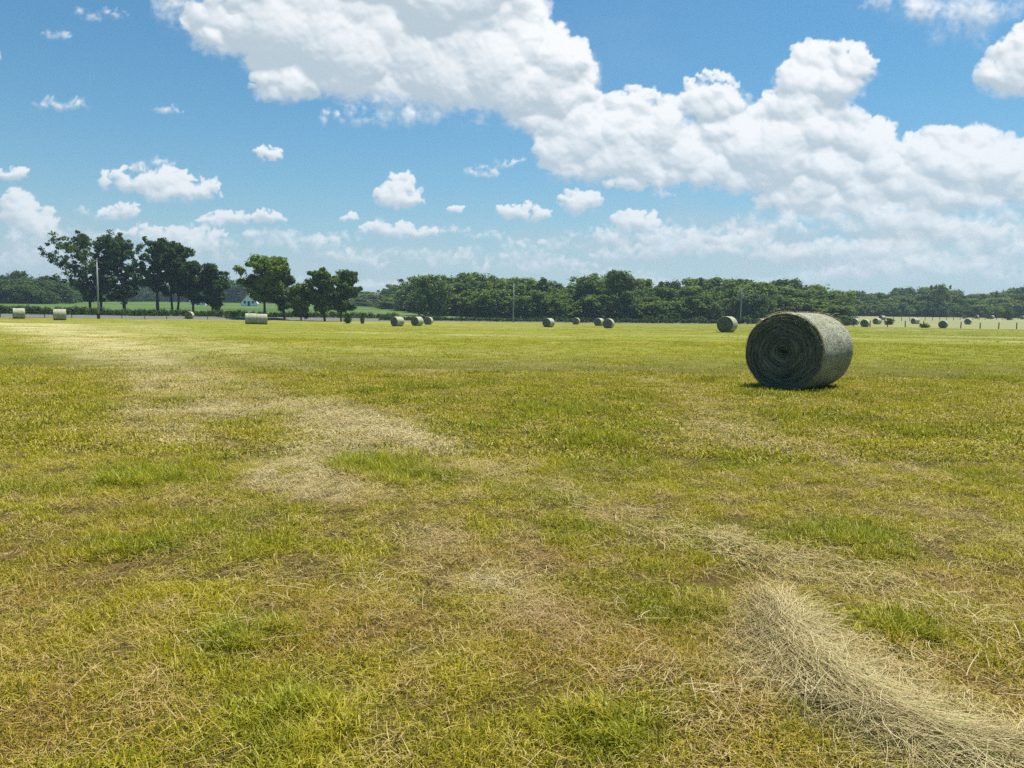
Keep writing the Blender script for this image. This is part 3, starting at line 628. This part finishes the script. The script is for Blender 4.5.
# fringe of loose ends round both rims and hanging from the side
r_ = np.random.default_rng(5); V_, F_, A_ = [], [], []; k = 0
for i in range(5200):
    rim = i < 3000; th = r_.uniform(0, 2 * math.pi)
    if rim: sg = -1 if r_.uniform() < .7 else 1; q = 1 - .03 * r_.uniform() if r_.uniform() < .5 else math.sqrt(r_.uniform()) * .97; x = sg * (L_ / 2 + (.0 if q > .96 else .03))
    else: q = 1.0; x = r_.uniform(-L_ / 2, L_ / 2); sg = 0
    p = np.array([x, R_ * q * math.sin(th), R_ * q * math.cos(th) + R_ * .965]); tang = np.array([0, math.cos(th), -math.sin(th)]); out = np.array([sg * 1.0 if q < .985 and rim else 0.0, math.sin(th), math.cos(th)])
    d_ = tang * r_.choice([-1, 1]) * r_.uniform(.6, 1) + np.array([r_.normal(0, .5), 0, 0]) + out * r_.uniform(.05, .22); d_ /= np.linalg.norm(d_); L = r_.uniform(.04, .13); sd = np.cross(d_, out); sd /= np.linalg.norm(sd) + 1e-9; tone = r_.uniform() * .8
    for j in range(3):
        w = .0022 * (1 - j * .3); V_ += [p - sd * w, p + sd * w]; A_ += [tone] * 2; p = p + d_ * L / 2; d_ = d_ + np.array([0, 0, -.25]) - out * .06
    F_ += [(k, k + 1, k + 3, k + 2), (k + 2, k + 3, k + 5, k + 4)]; k += 6
V_ = np.array(V_); V_[:, 2] = np.maximum(V_[:, 2], .005)
fr = mesh_from('straw_fringe', V_, np.array(F_), [mh], False, {'tone': ('FLOAT', np.array(A_, np.float32)), 'lay': ('FLOAT', np.array(A_, np.float32))})
hb = bale_from(net, end, fr); hb.location = (BX + .36, BY + .62, tz(BX + .36, BY + .62) - .025); hb.rotation_euler = (0, 0, math.radians(90 - 43))
tag(hb, 'largest round bale, standing closest to the camera with its dark spiral end showing', 'hay bale', 'round hay bales lying on the field')
farb = [bale_meshes(30 + i, 64, .80, 1.5, 14) for i in range(3)]
protos = []
def far_bale(px, foot, dist, width_px, head, label, i):
    """head = bearing of the roll axis, degrees clockwise from +Y; dist from the eye"""
    x, y, z = at_dist(px, dist, foot); z = tz(x, y)
    if i < 3: o = bale_from(*farb[i]); protos.append(o)
    else:
        s = protos[i % 3]; o = s.copy(); COL.objects.link(o)
        for ch in s.children: c_ = ch.copy(); c_.parent = o; COL.objects.link(c_)
    o.location = (x, y, z - .03); o.rotation_euler = (0, 0, math.radians(90 - head)); tag(o, label, 'hay bale', 'round hay bales lying on the field')
    return o
FB = [
    (19, 317.7, 112, 14, 55, 'small pale-topped bale at the left edge of the photo, dark shade on its right'),
    (60, 319.7, 104, 14, 62, 'squat bale just left of the tall white pole, pale upper side towards us'),
    (189.5, 319.4, 160, 12, -5, 'dull dark bale below the row of thin-trunked trees by the road'),
    (251, 323.9, 110, 11, 74, 'pale bale below the white gabled house, left one of two end to end'),
    (262, 323.8, 110.4, 11, 74, 'pale bale below the white gabled house, right one of two end to end'),
    (397.5, 327.2, 121, 16, 38, 'bale with bright top, leftmost of the three close together left of centre'),
    (417.2, 327.2, 130, 12, 28, 'bale with bright top, middle of the three close together left of centre'),
    (428.3, 325.6, 150, 10, 8, 'dark bale, rightmost of the three close together left of centre'),
    (548.5, 327.2, 131, 13, 32, 'bright-topped lone bale just right of the thin grey pole at the middle'),
    (576, 324.7, 172, 10, 15, 'smallest dull bale between the lone central bale and the touching pair'),
    (599, 325.6, 150, 9, 32, 'dark bale half hidden behind the left of its larger neighbour in the centre pair'),
    (608.5, 327.2, 120, 14, 20, 'round-faced bale, right and larger one of the touching centre pair'),
    (727, 331.3, 74, 23, 33, 'mid-distance bale with dark face and thin bright rim, left of the nearest bale'),
    (761, 325.3, 152, 14, 52, 'dark bale with white top peeping out behind the nearest bale'),
    (855, 325.2, 185, 10, 44, 'bale with bright right shoulder just right of the nearest bale, behind its neighbour'),
    (865, 326.8, 158, 11, 40, 'dark-faced bale with bright rim, front one of the pair beside the nearest bale'),
    (877, 324.2, 195, 10, 60, 'pale-topped bale at the fence, right of the pair beside the nearest bale'),
    (882, 321.4, 260, 10, 66, 'small bale with white top farther up the pasture, behind the fence bale'),
    (915, 324.0, 205, 8, 70, 'low pale-topped bale beside a dark fence post, left of the fence-side bale'),
    (943, 328.4, 156, 13, 40, 'dark round-faced bale with bright side standing in front of the wire fence'),
    (967.8, 325.2, 205, 10, 42, 'bale with pale right side seen through the wire fence on the right'),
    (964, 318.6, 330, 5, 30, 'tiny dark bale high on the far pasture, left of a white-topped one'),
    (976.5, 318.8, 330, 5, 50, 'tiny white-topped bale with dark foot high on the far pasture'),
    (991.8, 319.5, 330, 7, 55, 'small bale with bright top beside a dark bush on the far pasture'),
    (1022, 319.0, 330, 6, 45, 'small bale at the right edge of the photo on the far pasture'),
]
for i, b_ in enumerate(FB):
    far_bale(*b_, i)

# ------------------------------------------------------------------ trees
def leaf_mat(name, a, b, tl=.3):
    m, t = mat(name); N = NT(t); oi = N.n('ShaderNodeObjectInfo').outputs['Random']; cl = N.attr('tone')
    c = N.mix(cl, a, b); c = N.mix(N.math('MULTIPLY', oi, .8), c, tuple(.5 * (x + y) * k for x, y, k in zip(a, b, (1.7, 1.45, 1.1))))
    d = N.n('ShaderNodeBsdfDiffuse'); t.links.new(c, d.inputs[0]); q = N.n('ShaderNodeBsdfTranslucent'); t.links.new(c, q.inputs[0]); m1 = N.n('ShaderNodeMixShader'); m1.inputs[0].default_value = tl
    t.links.new(d.outputs[0], m1.inputs[1]); t.links.new(q.outputs[0], m1.inputs[2]); N.out(m1.outputs[0]); return m
LM_DARK = leaf_mat('dark_foliage', (0.026, 0.058, 0.020), (0.078, 0.130, 0.036), .28)
LM_MID = leaf_mat('green_foliage', (0.045, 0.092, 0.018), (0.150, 0.225, 0.040), .3)
LM_WOOD = leaf_mat('wood_foliage', (0.035, 0.070, 0.022), (0.165, 0.245, 0.058), .27)
BARK = simple_mat('bark', (0.07, 0.06, 0.05), .95, .35, 3, .03)
def leaves(centers, radii, per, size, r_, squash=.75, tones=None):
    nC = len(centers); n = nC * per
    c = np.repeat(centers, per, 0); rad = np.repeat(radii, per); tn = np.repeat(r_.uniform(0, 1, nC) if tones is None else tones, per)
    v = r_.normal(size=(n, 3)); v /= np.linalg.norm(v, axis=1)[:, None]; rr = rad * r_.uniform(.35, 1.05, n) ** .7
    p = c + (v * rr[:, None] + r_.normal(0, .22, (n, 3)) * rad[:, None]) * np.array([1, 1, squash])
    # leaf-spray quad with random facing, leaning upward
    nrm = r_.normal(size=(n, 3)) * .7 + np.array([0, 0, .7]) + v * 1.3; nrm /= np.linalg.norm(nrm, axis=1)[:, None]
    a = np.cross(nrm, r_.normal(size=(n, 3))); a /= np.linalg.norm(a, axis=1)[:, None]; b = np.cross(nrm, a)
    s = size * r_.uniform(.5, 1.3, n)[:, None]
    q = np.stack([p - a * s, p + b * s * .55, p + a * s, p - b * s * .55 + nrm * s * .25], 1).reshape(-1, 3)
    return q, np.arange(4 * n).reshape(n, 4), np.repeat(np.clip(tn + r_.normal(0, .12, n), 0, 1), 4)
def make_tree(seed, H, cw, base, nlimb, per, leaf, lm, dense=False, trunks=1, top_narrow=.55, clump=.09, joined=False, spiky=False, lean=0):
    """H height, cw crown half width, base = height where the crown starts"""
    r_ = np.random.default_rng(seed); T = MB(); cen, rad = [], []
    for k in range(trunks):
        ox = (k - (trunks - 1) / 2) * cw * .28; lx, ly = r_.normal(0, .03, 2) * H; p = []
        for j in range(8):
            f = j / 7; p.append((ox + (lx + ox * .9 + lean * H) * f + .012 * H * math.sin(f * 5 + seed + k), ly * f, H * .88 * f))
        tr = H * .020 / trunks ** .4; T.tube([(p[0][0], p[0][1], -.4)] + p, [tr * 1.35] + [tr * (1.15 - 1.0 * j / 7.0) for j in range(8)], 7)
        for i in range(nlimb // trunks):
            f = base / H * .8 + (1 - base / H * .8) * .86 * ((i + r_.uniform()) / (nlimb // trunks)); q = np.array([np.interp(f / .88, np.linspace(0, 1, 8), [c_[m_] for c_ in p]) for m_ in range(3)])
            fz = (f * H - base) / (H - base); env = math.sin(math.pi * min(1, max(0.02, (fz * .88 + .16))) ** 1.0) ** .55 * (1 if fz < .5 else 1 - (1 - top_narrow) * (fz - .5) * 1.3)
            if spiky: env = (1 - fz) ** .8 * .9 + .15
            L = cw * env * r_.uniform(.65, 1.12); a = r_.uniform(0, 2 * math.pi) if True else 0; up = r_.uniform(.15, .75) + .4 * fz
            pts = [q]; d_ = np.array([math.cos(a), math.sin(a), up * .6])
            for j in range(4): pts.append(pts[-1] + d_ * L / 4 / max(.6, np.linalg.norm(d_[:2]))); d_ = d_ + np.array([*r_.normal(0, .18, 2), .10 if j < 2 else -.12])
            br = tr * .42 * (1.1 - f); T.tube(pts, [br, br * .8, br * .6, br * .4, br * .2], 4, False)
            for j, g_ in ((1, .5), (2, .75), (3, .95), (4, .9)):
                cen.append(pts[j] + r_.normal(0, .3, 3) * clump * H); rad.append(clump * H * r_.uniform(.6, 1.1) * g_)
                if r_.uniform() < .8: cen.append(pts[j] + r_.normal(0, .75, 3) * clump * H * np.array([1, 1, .8])); rad.append(clump * H * r_.uniform(.4, .8))
        cen.append(np.array(p[-1]) + (0, 0, H * .04)); rad.append(clump * H * .9); cen.append(np.array(p[-1]) + r_.normal(0, .04, 3) * H); rad.append(clump * H * .8)
    if dense:
        n = 42; zz = r_.uniform(0, 1, n) ** 1.15
        for z_ in zz:
            a = r_.uniform(0, 2 * math.pi); e = math.sin(math.pi * min(1, z_ * .72 + .25)) ** .6 * cw * r_.uniform(.35, .95); cen.append(np.array([e * math.cos(a), e * math.sin(a), H * (.06 + .84 * z_)])); rad.append(clump * H * r_.uniform(.9, 1.5))
    cen = np.array(cen); rad = np.array(rad); cen[:, 2] = np.clip(cen[:, 2], rad * .6, H - rad * .45)
    v, f, tn = leaves(cen, rad, per, leaf, r_, .95 if dense else .75)
    if joined:
        tv = np.concatenate([np.asarray(a) for a in T.v]); q4 = np.array([x for x in T.q if len(x) == 4])
        return mesh_from('tree', np.concatenate([v, tv]), [f, q4 + len(v)], [lm, BARK], False, {'tone': ('FLOAT', np.concatenate([tn, np.zeros(len(tv))]).astype(np.float32))}, np.concatenate([np.zeros(len(f)), np.ones(len(q4))]))
    return T.mesh('trunk', BARK, True), mesh_from('crown', v, f, [lm], False, {'tone': ('FLOAT', tn.astype(np.float32))})
def hero(px, top, dist, halfw_px, label, seed, name='tree', **k):
    x, y, _ = at_dist(px, dist); zg = tz(x, y); H = at_dist(px, dist, top)[2] - zg; cw = halfw_px / F_PX * dist
    k.setdefault('base', .3); base = k.pop('base') * H
    tr_, cr_ = make_tree(seed, H, cw, base, **k)
    r = bpy.data.objects.new(name, None); COL.objects.link(r); r.location = (x, y, zg); link('trunk', tr_, r); link('crown', cr_, r)
    return tag(r, label, 'tree', 'field-edge trees beyond the road')
hk = dict(nlimb=22, per=75, leaf=.36, lm=LM_DARK)
hero(95, 231, 185, 37, 'tallest spreading dark tree with ragged open crown, behind the white pole', 1, base=.15, clump=.052, **{**hk, 'nlimb': 60, 'trunks': 2, 'per': 40, 'leaf': .31})
hero(124, 236, 188, 26, 'dark ragged tree merging with the right of the tallest spreading tree', 2, base=.16, clump=.052, **{**hk, 'nlimb': 38, 'per': 46, 'leaf': .33})
hero(158, 237, 182, 20, 'slender high-crowned dark tree with a bare thin trunk, first of the close row', 3, base=.36, clump=.052, **{**hk, 'nlimb': 32, 'per': 46, 'leaf': .33})
hero(176, 243, 184, 18, 'dense dark tree with two bare stems, second in the close row', 4, base=.32, clump=.062, **{**hk, 'trunks': 2, 'nlimb': 32, 'per': 50})
hero(194, 261, 182, 14, 'shorter dark tree, third in the close row above the dull dark bale', 5, base=.30, clump=.08, **hk)
hero(212, 263, 180, 13, 'narrow dark tree ending the close row, small shrub at its foot', 6, base=.22, clump=.085, **hk)
hero(264, 257, 172, 25, 'broad green tree with thick trunk beside the white gabled house', 7, base=.40, clump=.085, **{**hk, 'nlimb': 28, 'lm': LM_MID, 'per': 95})
hero(284, 262, 176, 15, 'ragged tree leaning out of the right side of the broad green tree', 8, base=.25, clump=.08, **{**hk, 'nlimb': 18})
hero(301, 284, 172, 13, 'low rounded green tree between the broad tree and the twin trees', 9, base=.18, clump=.11, **{**hk, 'lm': LM_MID})
hero(325, 268, 172, 13, 'left one of the twin green trees standing by the road', 10, base=.25, clump=.085, **{**hk, 'lm': LM_MID})
hero(343, 269, 174, 13, 'right one of the twin green trees, forked trunk with sky gaps', 12, base=.28, clump=.075, **{**hk, 'lm': LM_MID, 'trunks': 2})

# woods : a few kinds of broad trees, copied one by one
variants = [make_tree(100 + i, 12.0, 4.3 + .5 * (i % 3), 2.0, 12, 44, .44, LM_WOOD, dense=True, clump=.13, joined=True, top_narrow=.6 + .1 * (i % 3)) for i in range(6)]
dark_variants = [make_tree(140 + i, 12.0, 4.6, 2.0, 12, 44, .44, LM_DARK, dense=True, clump=.13, joined=True, top_narrow=.7) for i in range(3)]
conif = make_tree(120, 12.0, 2.4, 1.2, 34, 30, .33, LM_WOOD, dense=False, clump=.05, joined=True, spiky=True)
feath = make_tree(121, 12.0, 3.6, 3.0, 26, 55, .32, LM_WOOD, dense=True, clump=.075, joined=True, top_narrow=.4)
bushm = make_tree(122, 4.0, 2.6, .3, 12, 40, .22, LM_WOOD, dense=True, clump=.16, joined=True)
PROF_X = [-150, 0, 20, 40, 60, 95, 130, 160, 200, 230, 245, 300, 340, 365, 385, 400, 415, 435, 450, 470, 500, 520, 535, 541, 550, 574, 580, 590, 605, 618, 632, 643, 655, 665, 690, 720, 740, 770, 790, 815, 835, 845, 848, 860, 880, 900, 925, 941, 960, 985, 1005, 1015, 1024, 1180]
PROF_Y = [270, 273, 273, 276, 280, 284, 283, 284, 284, 280, 282, 289, 291, 292, 290, 286, 279, 276, 276, 275, 275, 279, 277, 276, 284, 287, 280, 276, 275, 273, 277, 278, 287, 283, 281, 280, 279, 278, 279, 284, 287, 294, 294, 291, 291, 289, 288, 286, 291, 293, 292, 288, 287, 285]
DIST_X = [-150, 60, 90, 150, 240, 330, 365, 400, 440, 500, 842, 850, 1180]
DIST_Y = [300, 300, 420, 500, 500, 470, 420, 320, 245, 232, 232, 370, 380]
wr = np.random.default_rng(17); kinds_first = set()
def wood_name(px):
    return ('left', 'far dark wood behind the pole and row of trees') if px < 365 else (('centre', 'long wood across the middle') if px < 847 else ('right', 'bluish wood beyond the pasture'))
def plant(me, px, top, dist, wpx, label, group, natH=12.0, natW=9.0, cat='tree', name='tree', zoff=0):
    x, y, _ = at_dist(px, dist); zg = tz(x, y); H = at_dist(px, dist, top)[2] - zg
    o = bpy.data.objects.new(name, me); COL.objects.link(o); sw = wpx / F_PX * dist / natW
    o.location = (x, y, zg); o.scale = (sw, sw * wr.uniform(.85, 1.15), H / natH); o.rotation_euler = (0, 0, wr.uniform(0, 6.28)); return tag(o, label, cat, group)
LBL = {'left': ('broadleaf tree in the far dark wood behind the tall white pole and roadside trees', 'trees of the far wood on the left'),
       'centre': ('rounded leafy tree in the long green wood closing the field', 'trees of the long wood across the middle'),
       'right': ('bluish rounded tree in the distant wood beyond the wire fence', 'trees of the distant wood on the right')}
def wood_label(reg, row, px):
    rank = ('back', 'middle', 'front')[row]
    if reg == 'left':
        w = [(52, 'left of the tallest tree'), (150, 'behind the tallest tree'), (232, 'behind the row of thin trunks'), (312, 'behind the broad tree and gabled house'), (999, 'right of the twin trees')]
        return 'dark tree of the far left wood, %s rank, %s' % (rank, next(t for m_, t in w if px < m_))
    if reg == 'centre':
        w = [(440, 'above the group of three bales'), (505, 'left of the thin middle pole'), (562, 'above the lone bale by the middle pole'), (640, 'above the touching bale pair'), (712, 'left of the mid-distance bale'), (752, 'behind the pole with crossarms'), (999, 'above the nearest bale')]
        return 'leafy tree of the middle wood, %s rank, %s' % (rank, next(t for m_, t in w if px < m_))
    w = [(900, 'above the small bales beside the nearest bale'), (960, 'above the bale in front of the fence'), (2000, 'above the far pasture at the right edge')]
    return 'bluish tree of the right wood, %s rank, %s' % (rank, next(t for m_, t in w if px < m_))
nw = 0
for row, (dd, up_, stepk) in enumerate(((45, 0, 1.0), (14, 6, 1.05), (0, 16, 1.0))):
    px = -30.0
    while px < 1054:
        D0 = float(np.interp(px, DIST_X, DIST_Y)); dist = D0 + dd + wr.uniform(-5, 5)
        wm = wr.uniform(9.0, 14.0) * (1 if row < 2 else .75) * (1.35 if D0 > 380 else 1); wpx = wm / dist * F_PX
        reg = wood_name(px)[0]; top = float(np.interp(px, PROF_X, PROF_Y)) + up_ * (230 / D0) ** .5 + wr.uniform(-1.5, 3.5)
        lowroom = hor_row(px) - 4
        if not (row == 2 and reg == 'left' and px > 60):
            plant(dark_variants[wr.integers(3)] if reg == 'left' else variants[wr.integers(6)], px, min(top, lowroom - 8), dist, wpx * 1.12, wood_label(reg, row, px), LBL[reg][1]); nw += 1
        px += wpx * .66 * stepk
print('wood trees', nw)
plant(feath, 618, 270.5, 236, 34, 'tallest yellowish tree with a spiky feathered top in the middle wood', None, natW=7.5)
plant(conif, 541, 275.5, 240, 18, 'dark narrow-headed tree rising above the middle wood, right of the grey pole', None, natW=5)
plant(feath, 590, 277, 240, 30, 'dark tree with side-reaching branches at the left shoulder of the tall middle clump', None, natW=7.5)
plant(variants[2], 430, 276.5, 236, 28, 'dark blue-green tree topping the left end of the middle wood', None)
plant(variants[1], 941, 285, 372, 16, 'dark rounded tree bulging highest above the right wood', None)
plant(conif, 995, 289.5, 400, 5, 'thin pointed tree top spiking above the right wood', None, natW=5)
plant(variants[3], 1008, 308, 300, 9, 'dark bush mass standing on the far pasture near the right edge', None, cat='bush', name='bush')
plant(bushm, 988.5, 312.5, 326, 4, 'slim dark bush directly left of a bright-topped bale on the far pasture', None, 4, 5.4, 'bush', 'bush')
# shrubs along the foot of the middle wood and by the road
for i, (px, tp, w, dist, lab) in enumerate([
        (662, 315, 12, 214, 'pale green shrub left of another at the foot of the middle wood'), (676, 313.5, 11, 213, 'pale shrub at the wood foot, left of the mid-distance bale'), (648, 316, 12, 215, 'low shrub at the wood foot right of the centre bale pair'),
        (700, 317, 14, 212, 'low flat shrub at the wood foot just left of the dark-faced mid bale'), (348, 313.5, 7, 150, 'small dark shrub by the road under the right twin tree'), (362, 313.5, 5, 150, 'small dark shrub by the road right of the twin trees'),
        (217, 304, 5, 178, 'little dark shrub beside the narrow tree ending the row'), (747, 316, 8, 210, 'small shrub at the foot of the pole with crossarms'), (846, 316, 16, 208, 'bushy scrub at the fence behind the nearest bale'),
        (890, 318.5, 10, 190, 'low dark bush against the fence beside the first pasture posts'), (925, 323.6, 9, 160, 'low dark green bush at the foot of the right fence'), (835, 318, 16, 200, 'scrub showing just above the nearest bale')]):
    plant(bushm, px, tp, dist, w, lab, None, 4, 5.4, 'shrub', 'shrub')

# hedgerow of rank weeds behind the road
def hedge(px0, px1, doff, h, label, n, seed, lm=LM_DARK):
    r_ = np.random.default_rng(seed); cen, rad = [], []
    for i in range(n):
        px = px0 + (px1 - px0) * i / (n - 1) + r_.uniform(-.6, .6); d = ray(px, 316); y = 150.0
        for _ in range(8): y = float(edge_y(d.x * y)) + doff + 0 * y
        x = d.x * y; y += r_.uniform(-1.2, 1.2); hh = h * (.75 + .5 * float(fbm(np.array([x * .15]), np.array([y * .1]), 3, seed)[0] + .3)) * r_.uniform(.6, 1.1)
        z = tz(x, y); q = hh * .5; cen += [(x, y, z + q * .8), (x + r_.normal(0, .6), y, z + q * 1.5)]; rad += [q * .95, q * .6]
    v, f, tn = leaves(np.array(cen), np.array(rad), 46, .16, r_, 1.0)
    o = link('hedge', mesh_from('hedge', v, f, [lm], False, {'tone': ('FLOAT', tn.astype(np.float32))})); tag(o, label, 'hedge')
hedge(-60, 395, 15, 1.55, 'low dark hedgerow of rank weeds running behind the road on the left', 520, 3)
hedge(380, 850, 6.5, 1.1, 'dark strip of undergrowth along the foot of the middle wood', 520, 4)

# ------------------------------------------------------------------ fences
m_post = simple_mat('dark_weathered_post', (0.045, 0.042, 0.036), .95, .3, 6, .01)
m_wire = simple_mat('galvanised_wire', (0.12, 0.12, 0.115), .6, .1, 3, .001)
def fence(x0, x1, step, off, h, label, wires, r=.065, rail=None, upto=100):
    root = bpy.data.objects.new('fence', None); COL.objects.link(root); x = x0; pts = []
    y0 = float(edge_y(x0)) + off; root.location = (x0, y0, tz(x0, y0)); base = np.array(root.location)
    while x <= x1:
        y = float(edge_y(x)) + off; pts.append((x, y, tz(x, y))); x += step / math.sqrt(1 + ((float(edge_y(x + 1)) - float(edge_y(x))) ** 2))
    pr = MB(); pr.tube([(0, 0, -.3), (0, 0, h * .5), (.0, .0, h)], [r * 1.05, r, r * .95], 7); pm = pr.mesh('post', m_post)
    rr = random.Random(3)
    for p in pts:
        o = link('post', pm, root); o.location = Vector(p) - Vector(base); o.rotation_euler = (rr.uniform(-.03, .03), rr.uniform(-.04, .04), 0); o.scale = (1, 1, rr.uniform(.92, 1.06))
    for wz in wires:
        w = MB(); w.tube([np.array(p) - base + (0, -.07, wz * h) for p in pts], .006, 4, False); link('wire', w.mesh('wire', m_wire), root)
    return tag(root, label, 'fence')
fence(-128, 60, 4.6, 1.2, 1.15, 'long dark post and wire fence between the field and the road', (.35, .65, .93))
fence(62, 122, 3.45, .9, 1.35, 'dark-posted wire fence between the field and the pasture on the right', (.2, .4, .6, .8, .95), r=.10)
def straight_fence(a, b, n, h, label):
    root = bpy.data.objects.new('fence', None); COL.objects.link(root); pts = []
    for i in range(n):
        f = i / (n - 1); x = a[0] + (b[0] - a[0]) * f; y = a[1] + (b[1] - a[1]) * f; pts.append((x, y, tz(x, y)))
    root.location = pts[0]; base = np.array(pts[0]); pr = MB(); pr.tube([(0, 0, -.3), (0, 0, h)], .09, 6); pm = pr.mesh('post', m_post)
    for p in pts: o = link('post', pm, root); o.location = Vector(p) - Vector(base)
    for wz in (.45, .9):
        w = MB(); w.tube([np.array(p) - base + (0, -.1, wz * h) for p in pts], .02, 4, False); link('wire', w.mesh('wire', m_wire), root)
    tag(root, label, 'fence')
straight_fence((at_dist(885, 240)[0], 240), (at_dist(1060, 345)[0], 345), 30, 1.3, 'farther thin fence crossing the pasture below the right wood')

# ------------------------------------------------------------------ poles
m_pale = simple_mat('pale_pole', (0.25, 0.27, 0.27), .7, .15, 2, .003)
m_wood = simple_mat('grey_pole_wood', (0.16, 0.15, 0.13), .9, .25, 4, .01)
m_metal = simple_mat('grey_metal_box', (0.30, 0.31, 0.32), .5, .1, 4, .002)
def pole(px, top, foot_d, r, mat_, label, arms=(), cans=False, foot=True):
    x, y, _ = at_dist(px, foot_d); z = tz(x, y); H = at_dist(px, foot_d, top)[2] - z
    root = bpy.data.objects.new('utility_pole', None); COL.objects.link(root); root.location = (x, y, z)
    b = MB(); b.tube([(0, 0, -.5), (0, 0, H * .5), (0, 0, H)], [r * 1.15, r, r * .8], 10); link('pole', b.mesh('pole', mat_, True), root)
    if foot: b = MB(); b.tube([(0, 0, -.2), (0, 0, .85)], [r * 2.0, r * 1.9], 8); link('base', b.mesh('base', m_post), root)
    for zz, L in arms:
        b = MB(); b.box((0, -r - .06, H * zz), (L, .1, .12)); a = link('crossarm', b.mesh('crossarm', mat_), root)
        b = MB()
        for s in (-1, 0, 1): b.tube([(s * L * .44, -r - .06, H * zz + .063), (s * L * .44, -r - .06, H * zz + .22)], [.05, .03], 6)
        link('insulators', b.mesh('insulators', m_metal), a)
    if cans: b = MB(); b.tube([(.32, -.1, H * .72), (.32, -.1, H * .72 + .9)], .22, 10); link('transformer', b.mesh('transformer', m_metal, True), root)
    b = MB(); b.tube([(0, 0, H), (0, 0, H + .12)], [r * .9, r * .5], 8); link('cap', b.mesh('cap', m_metal), root)
    return tag(root, label, 'pole')
pole(98.6, 262, 131, .13, m_pale, 'tall slim whitish pole at the field edge in front of the tallest tree')
pole(513.3, 283.5, 196, .16, m_pale, 'thin grey-green pole against the middle wood, near the picture centre', foot=False)
pole(740.6, 289, 205, .15, m_pale, 'grey pole with crossarms and transformer against the wood, right of the mid bale', arms=((.90, 2.2), (.70, 2.6)), cans=True)

# ------------------------------------------------------------------ houses
m_white = simple_mat('white_boards', (0.86, 0.86, 0.86), .7, .06, 3, .004)
m_roofg = simple_mat('pale_metal_roof', (0.50, 0.53, 0.55), .5, .08, 3, .004)
m_dark = simple_mat('dark_glass', (0.03, 0.035, 0.04), .2, .1, 3, .001)
def house(px, dist, eave_row, ridge_row, wpx, dpt, rz, label, gable=True):
    x, y, _ = at_dist(px, dist); z = tz(x, y); eh = at_dist(px, dist, eave_row)[2] - z; rh = at_dist(px, dist, ridge_row)[2] - z; w = wpx / F_PX * dist
    root = bpy.data.objects.new('house', None); COL.objects.link(root); root.location = (x, y, z); root.rotation_euler = (0, 0, rz)
    hw, hd = w / 2, dpt / 2; b = MB()
    b.add([(-hw, -hd, -1), (hw, -hd, -1), (hw, hd, -1), (-hw, hd, -1), (-hw, -hd, eh), (hw, -hd, eh), (hw, hd, eh), (-hw, hd, eh)] + ([(0, -hd, rh), (0, hd, rh)] if gable else [(-hw, 0, rh), (hw, 0, rh)]),
          ([(0, 1, 5, 8, 4), (2, 3, 7, 9, 6), (1, 2, 6, 5), (3, 0, 4, 7)] if gable else [(0, 1, 5, 4), (2, 3, 7, 6), (1, 2, 6, 9, 5), (3, 0, 4, 8, 7)]))
    link('wall', b.mesh('wall', m_white), root); b = MB(); o = .35; tk = .12
    for s in (-1, 1):
        if gable:
            sl = (rh - eh) / hw; c0 = [(s * (hw + o), -hd - o, eh - sl * o + .02), (0, -hd - o, rh + .02), (0, hd + o, rh + .02), (s * (hw + o), hd + o, eh - sl * o + .02)]
        else:
            sl = (rh - eh) / hd; c0 = [(-hw - o, s * (hd + o), eh - sl * o + .02), (-hw - o, 0, rh + .02), (hw + o, 0, rh + .02), (hw + o, s * (hd + o), eh - sl * o + .02)]
        b.add(c0 + [(p[0], p[1], p[2] + tk) for p in c0], [(0, 1, 2, 3), (7, 6, 5, 4), (0, 4, 5, 1), (1, 5, 6, 2), (2, 6, 7, 3), (3, 7, 4, 0)])
    link('roof', b.mesh('roof', m_roofg), root)
    for s in (-.5, .5):
        f = MB(); f.box((s * hw, -hd - .03, 1.6), (1.1, .06, 1.3)); wf = link('window', f.mesh('window', m_white), root); f = MB(); f.box((s * hw, -hd - .07, 1.6), (.9, .03, 1.1)); link('pane', f.mesh('pane', m_dark), wf)
    f = MB(); f.box((0, -hd - .03, 1.02), (.95, .06, 2.0)); link('door', f.mesh('door', m_dark), root)
    return tag(root, label, 'house')
house(250, 330, 303.0, 294.0, 15, 9, .25, 'white house with a pointed gable half hidden by the broad green tree')
house(201, 340, 301.5, 297.0, 14, 8, .1, 'low white house glimpsed between thin trunks left of the gabled house', gable=False)

# ------------------------------------------------------------------ humid summer air
hz_me = MB(); hz_me.box((0, 560, 21), (2600, 1500, 90)); mhz = bpy.data.materials.new('humid_air'); mhz.use_nodes = True; nt = mhz.node_tree; nt.nodes.clear()
HAZE = True
if HAZE:
    o_ = nt.nodes.new('ShaderNodeOutputMaterial'); pv = nt.nodes.new('ShaderNodeVolumePrincipled'); pv.inputs['Color'].default_value = (.62, .80, 1.0, 1); pv.inputs['Density'].default_value = .00022; pv.inputs['Anisotropy'].default_value = .2
    nt.links.new(pv.outputs[0], o_.inputs['Volume']); tag(link('haze', hz_me.mesh('haze', mhz)), kind='stuff')
